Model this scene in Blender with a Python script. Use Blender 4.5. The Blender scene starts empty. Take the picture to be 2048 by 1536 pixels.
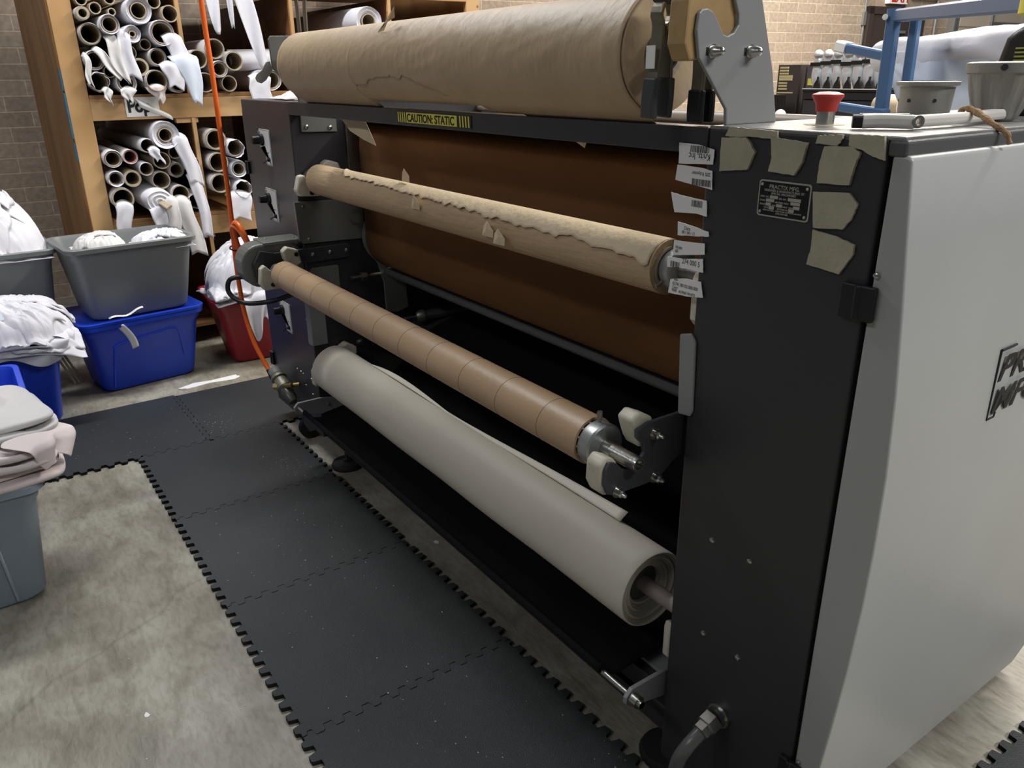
import bpy, bmesh, math, random
from mathutils import Vector, Matrix, noise
S = bpy.context.scene
COL = S.collection
R = math.radians
# ------------------------------------------------------------ camera, world, light
cd = bpy.data.cameras.new('camera'); cam = bpy.data.objects.new('camera', cd); COL.objects.link(cam)
yaw, pit, rol = 0.962428337, 0.375912979, -0.0103400535
Fh = Vector((-math.sin(yaw), math.cos(yaw), 0)); Rr = Vector((math.cos(yaw), math.sin(yaw), 0)); Up = Vector((0, 0, 1))
F2 = Fh*math.cos(pit)-Up*math.sin(pit); U2 = Up*math.cos(pit)+Fh*math.sin(pit)
R3 = Rr*math.cos(rol)+U2*math.sin(rol); U3 = U2*math.cos(rol)-Rr*math.sin(rol)
mw = Matrix.Identity(4)
for i in range(3):
    mw[i][0] = R3[i]; mw[i][1] = U3[i]; mw[i][2] = -F2[i]
mw[2][3] = 1.5
cam.matrix_world = mw
cd.sensor_width = 36; cd.lens = 1573.755/2048*36; cd.clip_start = .02
S.camera = cam
S.view_settings.view_transform = 'Standard'; S.view_settings.look = 'None'
S.view_settings.gamma = 1; S.view_settings.use_curve_mapping = False
S.view_settings.exposure = 0.0
w = bpy.data.worlds.new('world'); S.world = w; w.use_nodes = True
w.node_tree.nodes['Background'].inputs[0].default_value = (.80, .87, 1, 1)
w.node_tree.nodes['Background'].inputs[1].default_value = .08
def area(name, loc, sx, sy, power, col=(1, .95, .88), target=None):
    l = bpy.data.lights.new(name, 'AREA'); l.shape = 'RECTANGLE'; l.size = sx; l.size_y = sy; l.energy = power; l.color = col
    o = bpy.data.objects.new(name, l); COL.objects.link(o); o.location = loc
    if target is not None:
        o.rotation_euler = (Vector(target)-Vector(loc)).to_track_quat('-Z', 'Y').to_euler()
    return o
area('ceiling_light', (-1.2, 4.6, 4.4), 3.0, .35, 330)
area('ceiling_light', (-4.4, 6.9, 4.4), 3.5, .35, 430)
area('ceiling_light', (-3.9, 1.0, 3.9), .4, 2.4, 125, (.97, .98, 1))
area('ceiling_light', (-1.6, -2.6, 4.0), 2.4, .4, 50, (.95, .97, 1))
area('ceiling_light', (2.2, 2.6, 4.2), .4, 3.0, 210, (.96, .97, 1))

# ------------------------------------------------------------ materials
MC = {}
def mat(name, col, rough=.5, metal=0., bump=0., bs=60., var=0., vs=6., spec=.5, coat=0., col2=None, sheen=0., emit=None, alpha=1., trans=0., stretch=(1, 1, 1)):
    if name in MC: return MC[name]
    m = bpy.data.materials.new(name); m.use_nodes = True; nt = m.node_tree; b = nt.nodes['Principled BSDF']
    b.inputs['Base Color'].default_value = (*col, 1); b.inputs['Roughness'].default_value = rough; b.inputs['Metallic'].default_value = metal
    b.inputs['Specular IOR Level'].default_value = spec; b.inputs['Coat Weight'].default_value = coat; b.inputs['Sheen Weight'].default_value = sheen
    b.inputs['Transmission Weight'].default_value = trans
    if emit: b.inputs['Emission Color'].default_value = (*emit[:3], 1); b.inputs['Emission Strength'].default_value = emit[3]
    tc = nt.nodes.new('ShaderNodeTexCoord'); mp = nt.nodes.new('ShaderNodeMapping'); nt.links.new(tc.outputs['Object'], mp.inputs[0]); mp.inputs['Scale'].default_value = stretch
    if var > 0:
        n = nt.nodes.new('ShaderNodeTexNoise'); n.inputs['Scale'].default_value = vs; n.inputs['Detail'].default_value = 6; nt.links.new(mp.outputs[0], n.inputs[0])
        cr = nt.nodes.new('ShaderNodeValToRGB'); nt.links.new(n.outputs[0], cr.inputs[0])
        c2 = col2 or tuple(c*(1-var) for c in col)
        cr.color_ramp.elements[0].position = .35; cr.color_ramp.elements[0].color = (*c2, 1)
        cr.color_ramp.elements[1].position = .65; cr.color_ramp.elements[1].color = (*col, 1)
        nt.links.new(cr.outputs[0], b.inputs['Base Color'])
    if bump > 0:
        n2 = nt.nodes.new('ShaderNodeTexNoise'); n2.inputs['Scale'].default_value = bs; n2.inputs['Detail'].default_value = 4; nt.links.new(mp.outputs[0], n2.inputs[0])
        bp = nt.nodes.new('ShaderNodeBump'); bp.inputs['Strength'].default_value = bump; bp.inputs['Distance'].default_value = .01
        nt.links.new(n2.outputs[0], bp.inputs['Height']); nt.links.new(bp.outputs[0], b.inputs['Normal'])
    MC[name] = m; return m
def wood(name, c1, c2, stretch, scale=3., knots=True, rough=.6):
    if name in MC: return MC[name]
    m = bpy.data.materials.new(name); m.use_nodes = True; nt = m.node_tree; b = nt.nodes['Principled BSDF']; L = nt.links.new
    tc = nt.nodes.new('ShaderNodeTexCoord'); mp = nt.nodes.new('ShaderNodeMapping'); mp.inputs['Scale'].default_value = stretch; L(tc.outputs['Object'], mp.inputs[0])
    n = nt.nodes.new('ShaderNodeTexNoise'); n.inputs['Scale'].default_value = scale; n.inputs['Detail'].default_value = 3; n.inputs['Distortion'].default_value = .6; L(mp.outputs[0], n.inputs[0])
    mu = nt.nodes.new('ShaderNodeMath'); mu.operation = 'MULTIPLY'; mu.inputs[1].default_value = 9; L(n.outputs[0], mu.inputs[0])
    fr = nt.nodes.new('ShaderNodeMath'); fr.operation = 'PINGPONG'; fr.inputs[1].default_value = 1; L(mu.outputs[0], fr.inputs[0])
    cr = nt.nodes.new('ShaderNodeValToRGB'); L(fr.outputs[0], cr.inputs[0])
    cr.color_ramp.elements[0].color = (*c1, 1); cr.color_ramp.elements[1].color = (*c2, 1); cr.color_ramp.elements[1].position = .7
    out = cr.outputs[0]
    if knots:
        v = nt.nodes.new('ShaderNodeTexVoronoi'); v.inputs['Scale'].default_value = 6.5; L(tc.outputs['Object'], v.inputs[0])
        kr = nt.nodes.new('ShaderNodeValToRGB'); kr.color_ramp.elements[0].position = .045; kr.color_ramp.elements[0].color = (.12, .12, .12, 1); kr.color_ramp.elements[1].position = .085; kr.color_ramp.elements[1].color = (1, 1, 1, 1); L(v.outputs['Distance'], kr.inputs[0])
        mx = nt.nodes.new('ShaderNodeMixRGB'); mx.blend_type = 'MULTIPLY'; mx.inputs[0].default_value = .75; L(out, mx.inputs[1]); L(kr.outputs[0], mx.inputs[2]); out = mx.outputs[0]
    L(out, b.inputs['Base Color']); b.inputs['Roughness'].default_value = rough
    bp = nt.nodes.new('ShaderNodeBump'); bp.inputs['Strength'].default_value = .15; bp.inputs['Distance'].default_value = .004; L(fr.outputs[0], bp.inputs['Height']); L(bp.outputs[0], b.inputs['Normal'])
    MC[name] = m; return m
def brickmat():
    m = bpy.data.materials.new('block_wall'); m.use_nodes = True; nt = m.node_tree; b = nt.nodes['Principled BSDF']; L = nt.links.new
    tc = nt.nodes.new('ShaderNodeTexCoord'); sp = nt.nodes.new('ShaderNodeSeparateXYZ'); cb = nt.nodes.new('ShaderNodeCombineXYZ'); L(tc.outputs['Object'], sp.inputs[0]); L(sp.outputs[0], cb.inputs[0]); L(sp.outputs[2], cb.inputs[1])
    mp = nt.nodes.new('ShaderNodeMapping'); mp.inputs['Location'].default_value = (.12, .085, 0); L(cb.outputs[0], mp.inputs[0])
    bk = nt.nodes.new('ShaderNodeTexBrick'); bk.inputs['Scale'].default_value = 1; bk.inputs['Brick Width'].default_value = .29; bk.inputs['Row Height'].default_value = .0985; bk.inputs['Mortar Size'].default_value = .0045; bk.inputs['Mortar Smooth'].default_value = .3; bk.inputs['Bias'].default_value = -.2
    bk.inputs['Color1'].default_value = (.36, .285, .215, 1); bk.inputs['Color2'].default_value = (.29, .228, .172, 1); bk.inputs['Mortar'].default_value = (.52, .42, .31, 1); L(mp.outputs[0], bk.inputs[0])
    n = nt.nodes.new('ShaderNodeTexNoise'); n.inputs['Scale'].default_value = 30; n.inputs['Detail'].default_value = 6; L(mp.outputs[0], n.inputs[0])
    mx = nt.nodes.new('ShaderNodeMixRGB'); mx.blend_type = 'OVERLAY'; mx.inputs[0].default_value = .45; L(bk.outputs[0], mx.inputs[1]); L(n.outputs[0], mx.inputs[2])
    L(mx.outputs[0], b.inputs['Base Color']); b.inputs['Roughness'].default_value = .9
    bp = nt.nodes.new('ShaderNodeBump'); bp.invert = True; bp.inputs['Strength'].default_value = .5; bp.inputs['Distance'].default_value = .01; L(bk.outputs['Fac'], bp.inputs['Height']); L(bp.outputs[0], b.inputs['Normal'])
    return m
def floormat():
    m = bpy.data.materials.new('stained_concrete'); m.use_nodes = True; nt = m.node_tree; b = nt.nodes['Principled BSDF']; L = nt.links.new
    tc = nt.nodes.new('ShaderNodeTexCoord')
    def nz(s, d, dist=0., st=(1, 1, 1), rot=0):
        mp = nt.nodes.new('ShaderNodeMapping'); mp.inputs['Scale'].default_value = st; mp.inputs['Rotation'].default_value = (0, 0, rot); L(tc.outputs['Object'], mp.inputs[0])
        n = nt.nodes.new('ShaderNodeTexNoise'); n.inputs['Scale'].default_value = s; n.inputs['Detail'].default_value = d; n.inputs['Distortion'].default_value = dist; L(mp.outputs[0], n.inputs[0]); return n
    n1 = nz(3.6, 10, .5); cr = nt.nodes.new('ShaderNodeValToRGB'); L(n1.outputs[0], cr.inputs[0])
    e = cr.color_ramp.elements; e[0].position = .30; e[0].color = (.21, .195, .155, 1); e[1].position = .62; e[1].color = (.40, .385, .325, 1)
    x = cr.color_ramp.elements.new(.47); x.color = (.30, .275, .225, 1)
    n2 = nz(7, 12, .7, (1, 2.6, 1), .5); c2 = nt.nodes.new('ShaderNodeValToRGB'); L(n2.outputs[0], c2.inputs[0]); e = c2.color_ramp.elements
    e[0].position = .33; e[0].color = (.70, .68, .64, 1); e[1].position = .50; e[1].color = (1, 1, 1, 1)
    mx = nt.nodes.new('ShaderNodeMixRGB'); mx.blend_type = 'MULTIPLY'; mx.inputs[0].default_value = .8; L(cr.outputs[0], mx.inputs[1]); L(c2.outputs[0], mx.inputs[2])
    n3 = nz(.9, 4, .5); c3 = nt.nodes.new('ShaderNodeValToRGB'); L(n3.outputs[0], c3.inputs[0]); e = c3.color_ramp.elements
    e[0].position = .34; e[0].color = (.84, .82, .76, 1); e[1].position = .6; e[1].color = (1, 1, 1, 1)
    m2 = nt.nodes.new('ShaderNodeMixRGB'); m2.blend_type = 'MULTIPLY'; m2.inputs[0].default_value = 1; L(mx.outputs[0], m2.inputs[1]); L(c3.outputs[0], m2.inputs[2])
    # fine dark cracks
    v = nt.nodes.new('ShaderNodeTexVoronoi'); v.feature = 'DISTANCE_TO_EDGE'; v.inputs['Scale'].default_value = .45
    wn = nz(3, 4); vm = nt.nodes.new('ShaderNodeMixRGB'); vm.inputs[0].default_value = .16; L(tc.outputs['Object'], vm.inputs[1]); L(wn.outputs['Color'], vm.inputs[2]); L(vm.outputs[0], v.inputs[0])
    c4 = nt.nodes.new('ShaderNodeValToRGB'); L(v.outputs['Distance'], c4.inputs[0]); e = c4.color_ramp.elements; e[0].position = 0; e[0].color = (.6, .58, .55, 1); e[1].position = .004; e[1].color = (1, 1, 1, 1)
    m3 = nt.nodes.new('ShaderNodeMixRGB'); m3.blend_type = 'MULTIPLY'; m3.inputs[0].default_value = .45; L(m2.outputs[0], m3.inputs[1]); L(c4.outputs[0], m3.inputs[2])
    n5 = nz(26, 8, .4, (1, 3.0, 1), .9); c5 = nt.nodes.new('ShaderNodeValToRGB'); L(n5.outputs[0], c5.inputs[0]); e = c5.color_ramp.elements
    e[0].position = .36; e[0].color = (.60, .58, .54, 1); e[1].position = .55; e[1].color = (1, 1, 1, 1)
    m5 = nt.nodes.new('ShaderNodeMixRGB'); m5.blend_type = 'MULTIPLY'; m5.inputs[0].default_value = .42; L(m3.outputs[0], m5.inputs[1]); L(c5.outputs[0], m5.inputs[2]); m3 = m5
    L(m3.outputs[0], b.inputs['Base Color'])
    rr = nt.nodes.new('ShaderNodeMapRange'); rr.inputs[3].default_value = .34; rr.inputs[4].default_value = .62; L(n2.outputs[0], rr.inputs[0]); L(rr.outputs[0], b.inputs['Roughness'])
    bp = nt.nodes.new('ShaderNodeBump'); bp.inputs['Strength'].default_value = .25; bp.inputs['Distance'].default_value = .01; L(n5.outputs[0], bp.inputs['Height']); L(bp.outputs[0], b.inputs['Normal'])
    return m
BRICK = brickmat(); FLOOR = floormat()
CHAR = mat('charcoal_powder_coat', (.032, .032, .034), .42, 0, .06, 900, spec=.5)
CHARL = mat('charcoal_left_cabinet', (.048, .047, .052), .34, .25, .05, 900)
GREYP = mat('grey_plate_paint', (.15, .155, .14), .4, .1, .05, 700)
GREYL = mat('light_grey_plate', (.27, .275, .265), .4, .1, .05, 700)
COVER = mat('light_grey_cover', (.40, .405, .385), .38, 0, .05, 500, .06, 3)
TOPM = mat('worn_grey_table_top', (.30, .30, .29), .3, .3, .12, 120, .35, 9)
BLACK = mat('black_plastic', (.008, .008, .009), .4)
BLACKM = mat('black_interior', (.006, .006, .007), .7)
STEEL = mat('steel', (.55, .54, .50), .28, 1, .05, 200, .2, 20)
STEELD = mat('dull_steel', (.30, .29, .27), .4, .9, .1, 200, .3, 20)
BRASS = mat('brass', (.55, .42, .18), .3, 1)
UHMW = mat('white_plastic_block', (.68, .63, .50), .5, 0, .08, 60, .25, 25)
ALU = mat('aluminium_chuck', (.38, .39, .38), .35, .6)
KRAFT = mat('kraft_paper', (.47, .33, .19), .62, 0, .35, 45, .12, 7, stretch=(.5, 2, 2))
KRAFT2 = mat('tan_paper_wrinkled', (.47, .345, .21), .52, 0, .45, 16, .08, 4, stretch=(2.0, .9, .9))
KRAFTL = mat('pale_tissue_paper', (.70, .56, .36), .6, 0, .3, 60, .1, 9)
CARD = mat('cardboard_tube', (.46, .31, .18), .42, 0, .08, 90, .12, 5)
CARDL = mat('core_cardboard', (.40, .33, .23), .7, 0, .1, 90, .2, 30)
CARDD = mat('core_shade_dark', (.10, .085, .06), .9)  # dark tone standing in for the shade deep inside the tubes
WPAPER = mat('white_transfer_paper', (.66, .605, .50), .5, 0, .02, 30)
FELT = mat('brown_felt_belt', (.180, .084, .033), .95, 0, .5, 420, .22, 2.5, stretch=(1, 1, 3), spec=.15)
BCLOTH = mat('black_cloth', (.004, .0045, .0055), .9, 0, .5, 25, spec=.2)
FOAM = mat('black_foam', (.026, .030, .031), .42, 0, .35, 420, .25, 3)
FOAMD = mat('foam_edge', (.004, .004, .004), .9)
WFAB = mat('white_fabric', (.64, .63, .67), .8, 0, .12, 40, .05, 5, sheen=.2)
WFAB2 = mat('white_fabric_warm', (.63, .61, .59), .8, 0, .12, 40, .06, 5, sheen=.2)
PINKF = mat('off_white_fabric', (.64, .565, .55), .85, 0, .12, 40, .05, 5, sheen=.2)
BLUEW = mat('bluish_fabric', (.58, .64, .72), .7, 0, .1, 30, .05, 5, sheen=.2)
BLUEP = mat('blue_tote_plastic', (.014, .062, .60), .38, 0, .03, 200)
GRAYT = mat('grey_tote_plastic', (.17, .182, .18), .42, 0, .03, 200, .08, 3)
REDP = mat('red_tote_plastic', (.30, .008, .022), .4, 0, .03, 200)
LBLUE = mat('pale_blue_grey_plastic', (.235, .29, .345), .42, 0, .03, 200, .1, 3)
PINE = wood('pine_board', (.40, .225, .085), (.52, .32, .14), (.6, .6, .25), 3)
PINEH = wood('pine_beam', (.38, .22, .085), (.50, .31, .14), (.5, .3, 2.2), 3)
PLY = wood('plywood_panel', (.26, .125, .042), (.36, .19, .07), (.8, 1, .18), 2.2, False)
PLYD = wood('plywood_divider', (.22, .095, .032), (.11, .042, .014), (.9, 1, 1.6), 1.6, False)
ORANGE = mat('orange_hose', (1.0, .17, .02), .32)
TAPE = mat('masking_tape', (.44, .40, .29), .75, 0, .15, 150, .12, 30)
LABELW = mat('white_label_paper', (.80, .79, .76), .6)
INK = mat('black_ink', (.012, .012, .012), .7)
PLATEK = mat('nameplate_black', (.008, .007, .008), .3)
PLATES = mat('nameplate_silver', (.46, .44, .37), .4, .3)
YELL = mat('yellow_label', (.75, .68, .10), .5)
REDB = mat('red_button', (.50, .03, .02), .4)
BLUEM = mat('blue_painted_steel', (.075, .150, .285), .35, .1)
DOORB = mat('dark_brown_door', (.045, .032, .027), .5)
SHUT = mat('cream_door_panels', (.60, .52, .42), .6)
GALV = mat('galvanised_steel', (.33, .34, .33), .45, .7)
MYL = mat('silver_ink_bag', (.74, .76, .78), .3, .25, .5, 14)
TWINE = mat('brown_twine', (.32, .20, .10), .95, 0, .5, 200)
# ------------------------------------------------------------ mesh helpers
ORG = {}
def ob(name, bm, m, parent=None, smooth=False, bev=0., solid=0., sub=0, label=None, seg=2, kind=None, soff=0):
    org = ORG.get(parent.name, Vector((0, 0, 0))) if parent is not None else None
    me = bpy.data.meshes.new(name)
    bmesh.ops.recalc_face_normals(bm, faces=bm.faces)
    if org is not None:
        for v in bm.verts: v.co -= org
    else:
        c = Vector((0, 0, 0)); n = len(bm.verts)
        xs = [v.co.x for v in bm.verts]; ys = [v.co.y for v in bm.verts]; zs = [v.co.z for v in bm.verts]
        c = Vector(((min(xs)+max(xs))/2, (min(ys)+max(ys))/2, min(zs)))
        for v in bm.verts: v.co -= c
    bm.to_mesh(me); bm.free()
    if smooth:
        for p in me.polygons: p.use_smooth = True
        if smooth != 'all': me.set_sharp_from_angle(angle=R(38))
    if isinstance(m, (list, tuple)):
        for k in m: me.materials.append(k)
    else: me.materials.append(m)
    o = bpy.data.objects.new(name, me); COL.objects.link(o)
    if parent is not None:
        o.parent = parent; ORG[o.name] = org
    else:
        o.location = c; ORG[o.name] = c
    if solid:
        s = o.modifiers.new('solid', 'SOLIDIFY'); s.thickness = solid; s.offset = soff
    if bev:
        b = o.modifiers.new('bevel', 'BEVEL'); b.width = bev; b.segments = seg; b.limit_method = 'ANGLE'; b.angle_limit = R(40)
    if sub:
        s = o.modifiers.new('sub', 'SUBSURF'); s.levels = sub; s.render_levels = sub
    if label: o['label'] = label
    if kind: o['kind'] = kind
    return o
def thing(name, label, cat, loc, group=None):
    o = bpy.data.objects.new(name, None); COL.objects.link(o); o.location = loc; o.empty_display_size = .05
    ORG[o.name] = Vector(loc); o['label'] = label; o['category'] = cat
    if group: o['group'] = group
    return o
def tag(o, label, cat, group=None, kind=None):
    o['label'] = label; o['category'] = cat
    if group: o['group'] = group
    if kind: o['kind'] = kind
    return o
def struct(o): o['kind'] = 'structure'; return o
def B(): return bmesh.new()
def box(bm, x0, x1, y0, y1, z0, z1):
    v = [bm.verts.new(p) for p in ((x0, y0, z0), (x1, y0, z0), (x1, y1, z0), (x0, y1, z0), (x0, y0, z1), (x1, y0, z1), (x1, y1, z1), (x0, y1, z1))]
    for f in ((3, 2, 1, 0), (4, 5, 6, 7), (0, 1, 5, 4), (1, 2, 6, 5), (2, 3, 7, 6), (3, 0, 4, 7)): bm.faces.new([v[i] for i in f])
    return bm
def bx(*a): return box(B(), *a)
def frame_of(d):
    d = Vector(d).normalized(); a = Vector((0, 0, 1)) if abs(d.z) < .9 else Vector((1, 0, 0))
    u = d.cross(a).normalized(); return d, u, d.cross(u).normalized()
def lathe(bm, p0, axis, prof, n=32, close=False, a0=0, wob=None):
    """prof: list of (t along axis, radius); revolve around the axis from p0"""
    d, u, v = frame_of(axis); p0 = Vector(p0); rings = []
    for t, r in prof:
        if r < 1e-6: rings.append([bm.verts.new(p0+d*t)])
        else:
            rg = []
            for i in range(n):
                a = a0+2*math.pi*i/n; rr = r*(wob(t, a, r) if wob else 1)
                rg.append(bm.verts.new(p0+d*t+(u*math.cos(a)+v*math.sin(a))*rr))
            rings.append(rg)
    prs = list(zip(rings, rings[1:]))
    if close: prs.append((rings[-1], rings[0]))
    for A, Bq in prs:
        if len(A) == 1 and len(Bq) == 1: continue
        for i in range(n):
            j = (i+1) % n
            if len(A) == 1: bm.faces.new((A[0], Bq[j], Bq[i]))
            elif len(Bq) == 1: bm.faces.new((A[i], A[j], Bq[0]))
            else: bm.faces.new((A[i], A[j], Bq[j], Bq[i]))
    return bm
def cyl(bm, p0, p1, r, n=24, r1=None):
    p0 = Vector(p0); p1 = Vector(p1); L = (p1-p0).length; r1 = r if r1 is None else r1
    return lathe(bm, p0, p1-p0, [(0, 0), (0, r), (L, r1), (L, 0)], n)
def ring(bm, p0, p1, ro, ri, n=32, wob=None):
    p0 = Vector(p0); p1 = Vector(p1); L = (p1-p0).length
    return lathe(bm, p0, p1-p0, [(0, ri), (0, ro), (L, ro), (L, ri)], n, True, wob=wob)
def prism(bm, pts, axis, a, b):
    """extrude polygon pts (2D) along axis from a to b; axis x:(y,z) y:(x,z) z:(x,y)"""
    def P(p, t): return {'x': (t, p[0], p[1]), 'y': (p[0], t, p[1]), 'z': (p[0], p[1], t)}[axis]
    A = [bm.verts.new(P(p, a)) for p in pts]; Bv = [bm.verts.new(P(p, b)) for p in pts]
    bm.faces.new(A); bm.faces.new(Bv[::-1]); n = len(pts)
    for i in range(n): bm.faces.new((A[i], Bv[i], Bv[(i+1) % n], A[(i+1) % n]))
    return bm
def smoothpath(pts, n=8):
    P = [Vector(p) for p in pts]; out = []
    for i in range(len(P)-1):
        p0 = P[max(i-1, 0)]; p1 = P[i]; p2 = P[i+1]; p3 = P[min(i+2, len(P)-1)]
        for k in range(n):
            t = k/n; out.append(.5*((2*p1)+(p2-p0)*t+(2*p0-5*p1+4*p2-p3)*t*t+(3*p1-p0-3*p2+p3)*t**3))
    out.append(P[-1]); return out
def tube(bm, pts, r, n=12, rf=None, flat=None):
    """sweep; flat=(w,t,dir): rectangular-ish section"""
    P = [Vector(p) for p in pts]; rings = []; pu = None
    for i, p in enumerate(P):
        d = (P[min(i+1, len(P)-1)]-P[max(i-1, 0)]).normalized()
        if pu is None: _, u, _ = frame_of(d)
        else: u = (pu-d*pu.dot(d)).normalized()
        if flat is not None: fd = Vector(flat[2]); u = (fd-d*fd.dot(d)).normalized()
        v = d.cross(u).normalized(); pu = u; rr = rf(i/(len(P)-1)) if rf else r
        if flat is not None:
            w_, t_ = flat[0]*rr/2, flat[1]*rr/2; c = .7
            pl = [(w_, t_*c), (w_*c, t_), (-w_*c, t_), (-w_, t_*c), (-w_, -t_*c), (-w_*c, -t_), (w_*c, -t_), (w_, -t_*c)]
            rings.append([bm.verts.new(p+u*a+v*b) for a, b in pl])
        else: rings.append([bm.verts.new(p+(u*math.cos(2*math.pi*k/n)+v*math.sin(2*math.pi*k/n))*rr) for k in range(n)])
    m_ = len(rings[0])
    for A, Bq in zip(rings, rings[1:]):
        for k in range(m_): bm.faces.new((A[k], A[(k+1) % m_], Bq[(k+1) % m_], Bq[k]))
    bm.faces.new(rings[0][::-1]); bm.faces.new(rings[-1]); return bm
def grid(bm, fn, nu, nv):
    V = [[bm.verts.new(fn(i/nu, j/nv)) for j in range(nv+1)] for i in range(nu+1)]
    for i in range(nu):
        for j in range(nv): bm.faces.new((V[i][j], V[i+1][j], V[i+1][j+1], V[i][j+1]))
    return bm
def ngrid(bm, rows):
    V = [[bm.verts.new(p) for p in r] for r in rows]
    for A, Bq in zip(V, V[1:]):
        for k in range(len(A)-1): bm.faces.new((A[k], A[k+1], Bq[k+1], Bq[k]))
    return bm
def text(name, s, size, m, parent, org, xd, yd, ext=.0004, shear=0., bold=0., align='LEFT', sx=1.):
    c = bpy.data.curves.new(name, 'FONT'); c.body = s; c.size = size; c.extrude = ext; c.shear = shear; c.offset = bold; c.align_x = align; c.resolution_u = 4
    t = bpy.data.objects.new('tmp', c); COL.objects.link(t)
    me = bpy.data.meshes.new_from_object(t.evaluated_get(bpy.context.evaluated_depsgraph_get()))
    bpy.data.objects.remove(t); bm = B(); bm.from_mesh(me)
    xd = Vector(xd).normalized(); yd = Vector(yd).normalized(); zd = xd.cross(yd); o = Vector(org)
    for v in bm.verts: v.co = o+xd*v.co.x*sx+yd*v.co.y+zd*v.co.z
    bpy.data.meshes.remove(me)
    return ob(name, bm, m, parent)
def nz(p, s=1., off=0.): return noise.noise(Vector(p)*s+Vector((off, off*1.7, off*.3)))

# ------------------------------------------------------------ setting
struct(ob('floor', grid(B(), lambda u, v: (-7.2+u*10, -2.5+v*15, 0), 2, 2), FLOOR))
CW, SW = math.cos(R(4)), math.sin(R(4))
def W(s, o, z):   # along wall, out of the wall into the room, height
    return (-6.45+SW*s+CW*o, .4+CW*s-SW*o, z)
def wbox(bm, s0, s1, o0, o1, z0, z1):
    n = len(bm.verts); box(bm, s0, s1, o0, o1, z0, z1); bm.verts.ensure_lookup_table()
    for v in list(bm.verts)[n:]: v.co = W(*v.co)
    return bm
wl = bpy.data.meshes.new('wall_back'); bm = B()
box(bm, -3, 14, 0, .2, 0, 4.6); bmesh.ops.recalc_face_normals(bm, faces=bm.faces); bm.to_mesh(wl); bm.free(); wl.materials.append(BRICK)
wo = bpy.data.objects.new('wall_back', wl); COL.objects.link(wo); wo.location = (-6.45, .4, 0); wo.rotation_euler = (0, 0, R(86)); struct(wo)
d1 = struct(ob('door_1', wbox(B(), 8.80, 9.70, .0, .035, .0, 2.10), DOORB))
ob('door_frame', wbox(wbox(wbox(B(), 8.72, 8.80, -.01, .05, 0, 2.18), 9.70, 9.78, -.01, .05, 0, 2.18), 8.72, 9.78, -.01, .05, 2.10, 2.18), DOORB, d1)
ob('closer_arm', wbox(B(), 9.12, 9.42, .04, .06, 1.90, 1.93), GALV, d1); ob('door_closer', wbox(B(), 9.2, 9.45, .035, .10, 1.78, 1.84), PLATES, d1, bev=.01)
bm = B()
for k in range(8): wbox(bm, 10.5, 13.6, .02, .06, .02+k*.33, .02+k*.33+.30); wbox(bm, 10.5, 13.6, .02, .045, .32+k*.33, .35+k*.33)
d2 = struct(ob('door_2', bm, SHUT))
struct(ob('trim_1', wbox(wbox(B(), 10.32, 10.36, 0, .10, 0, 2.6), 10.36, 10.50, .02, .05, 0, 2.6), GALV))
bm = B()
for s in (11.15, 11.9): wbox(bm, s, s+.03, .06, .09, .1, 2.5)
wbox(bm, 11.15, 11.93, .06, .08, 2.02, 2.06)
ob('lock_rail', bm, GALV, d2)
o = tag(ob('electrical_conduit', cyl(wbox(B(), 8.65, 8.70, .0, .03, 1.98, 2.12), W(8.68, .012, .3), W(8.68, .012, 2.6), .012, 8), GALV), 'thin vertical conduit with a small box on the block wall beside the dark door', 'conduit')
tag(ob('electrical_conduit', tube(B(), smoothpath([W(9.5, .03, 2.30), W(9.95, .03, 2.29), W(10.02, .03, 2.22), W(10.03, .03, 1.2)], 5), .02, 8), GALV), 'bent grey conduit on the wall between the dark door and the garage door', 'conduit')
ex = thing('exit_sign', 'white exit sign with red letters above the dark door', 'sign', W(9.2, .05, 2.215))
ob('sign_body', wbox(B(), 9.03, 9.37, .0, .06, 2.215, 2.40), LABELW, ex); text('sign_letters', 'EXIT', .17, REDB, ex, W(9.06, .062, 2.235), (SW, CW, 0), (0, 0, 1), bold=.004)

# ------------------------------------------------------------ foam floor tiles
def wave(t, amp=.011, per=.0512):
    ph = (t/per) % 1.0
    for a, b_, v0, v1 in ((0, .12, -1, -1), (.12, .20, -1, 1), (.20, .30, 1, 1), (.30, .62, 1, 1), (.62, .70, 1, -1), (.70, 1, -1, -1)):
        if ph < b_: return amp*(v0+(v1-v0)*(ph-a)/(b_-a))
    return -amp
def edge(p0, p1, toothed, gap):
    p0 = Vector(p0); p1 = Vector(p1); d = p1-p0; L = d.length; d /= L; ax = 0 if abs(d.x) > .5 else 1
    nrm = Vector((d.y, -d.x))  # outward for CCW loops
    out = []; n = 1
    if not toothed: return [p0-nrm*gap]
    n = int(L/.0032)
    for i in range(n):
        p = p0+d*(L*i/n); c = p[ax]; wv = wave(c+50)
        lo = min(L*i/n, L-L*i/n); fade = 1 if lo > .016 else 0
        q = p.copy(); q[1-ax] += wv*fade
        # dovetail: lean the flanks
        ph = ((c+50)/.0512) % 1
        q[ax] += .0022*math.sin((ph-.41)*2*math.pi)*(1 if wv > 0 else -1)*fade*0
        out.append(q-nrm*gap)
    return out
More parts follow.
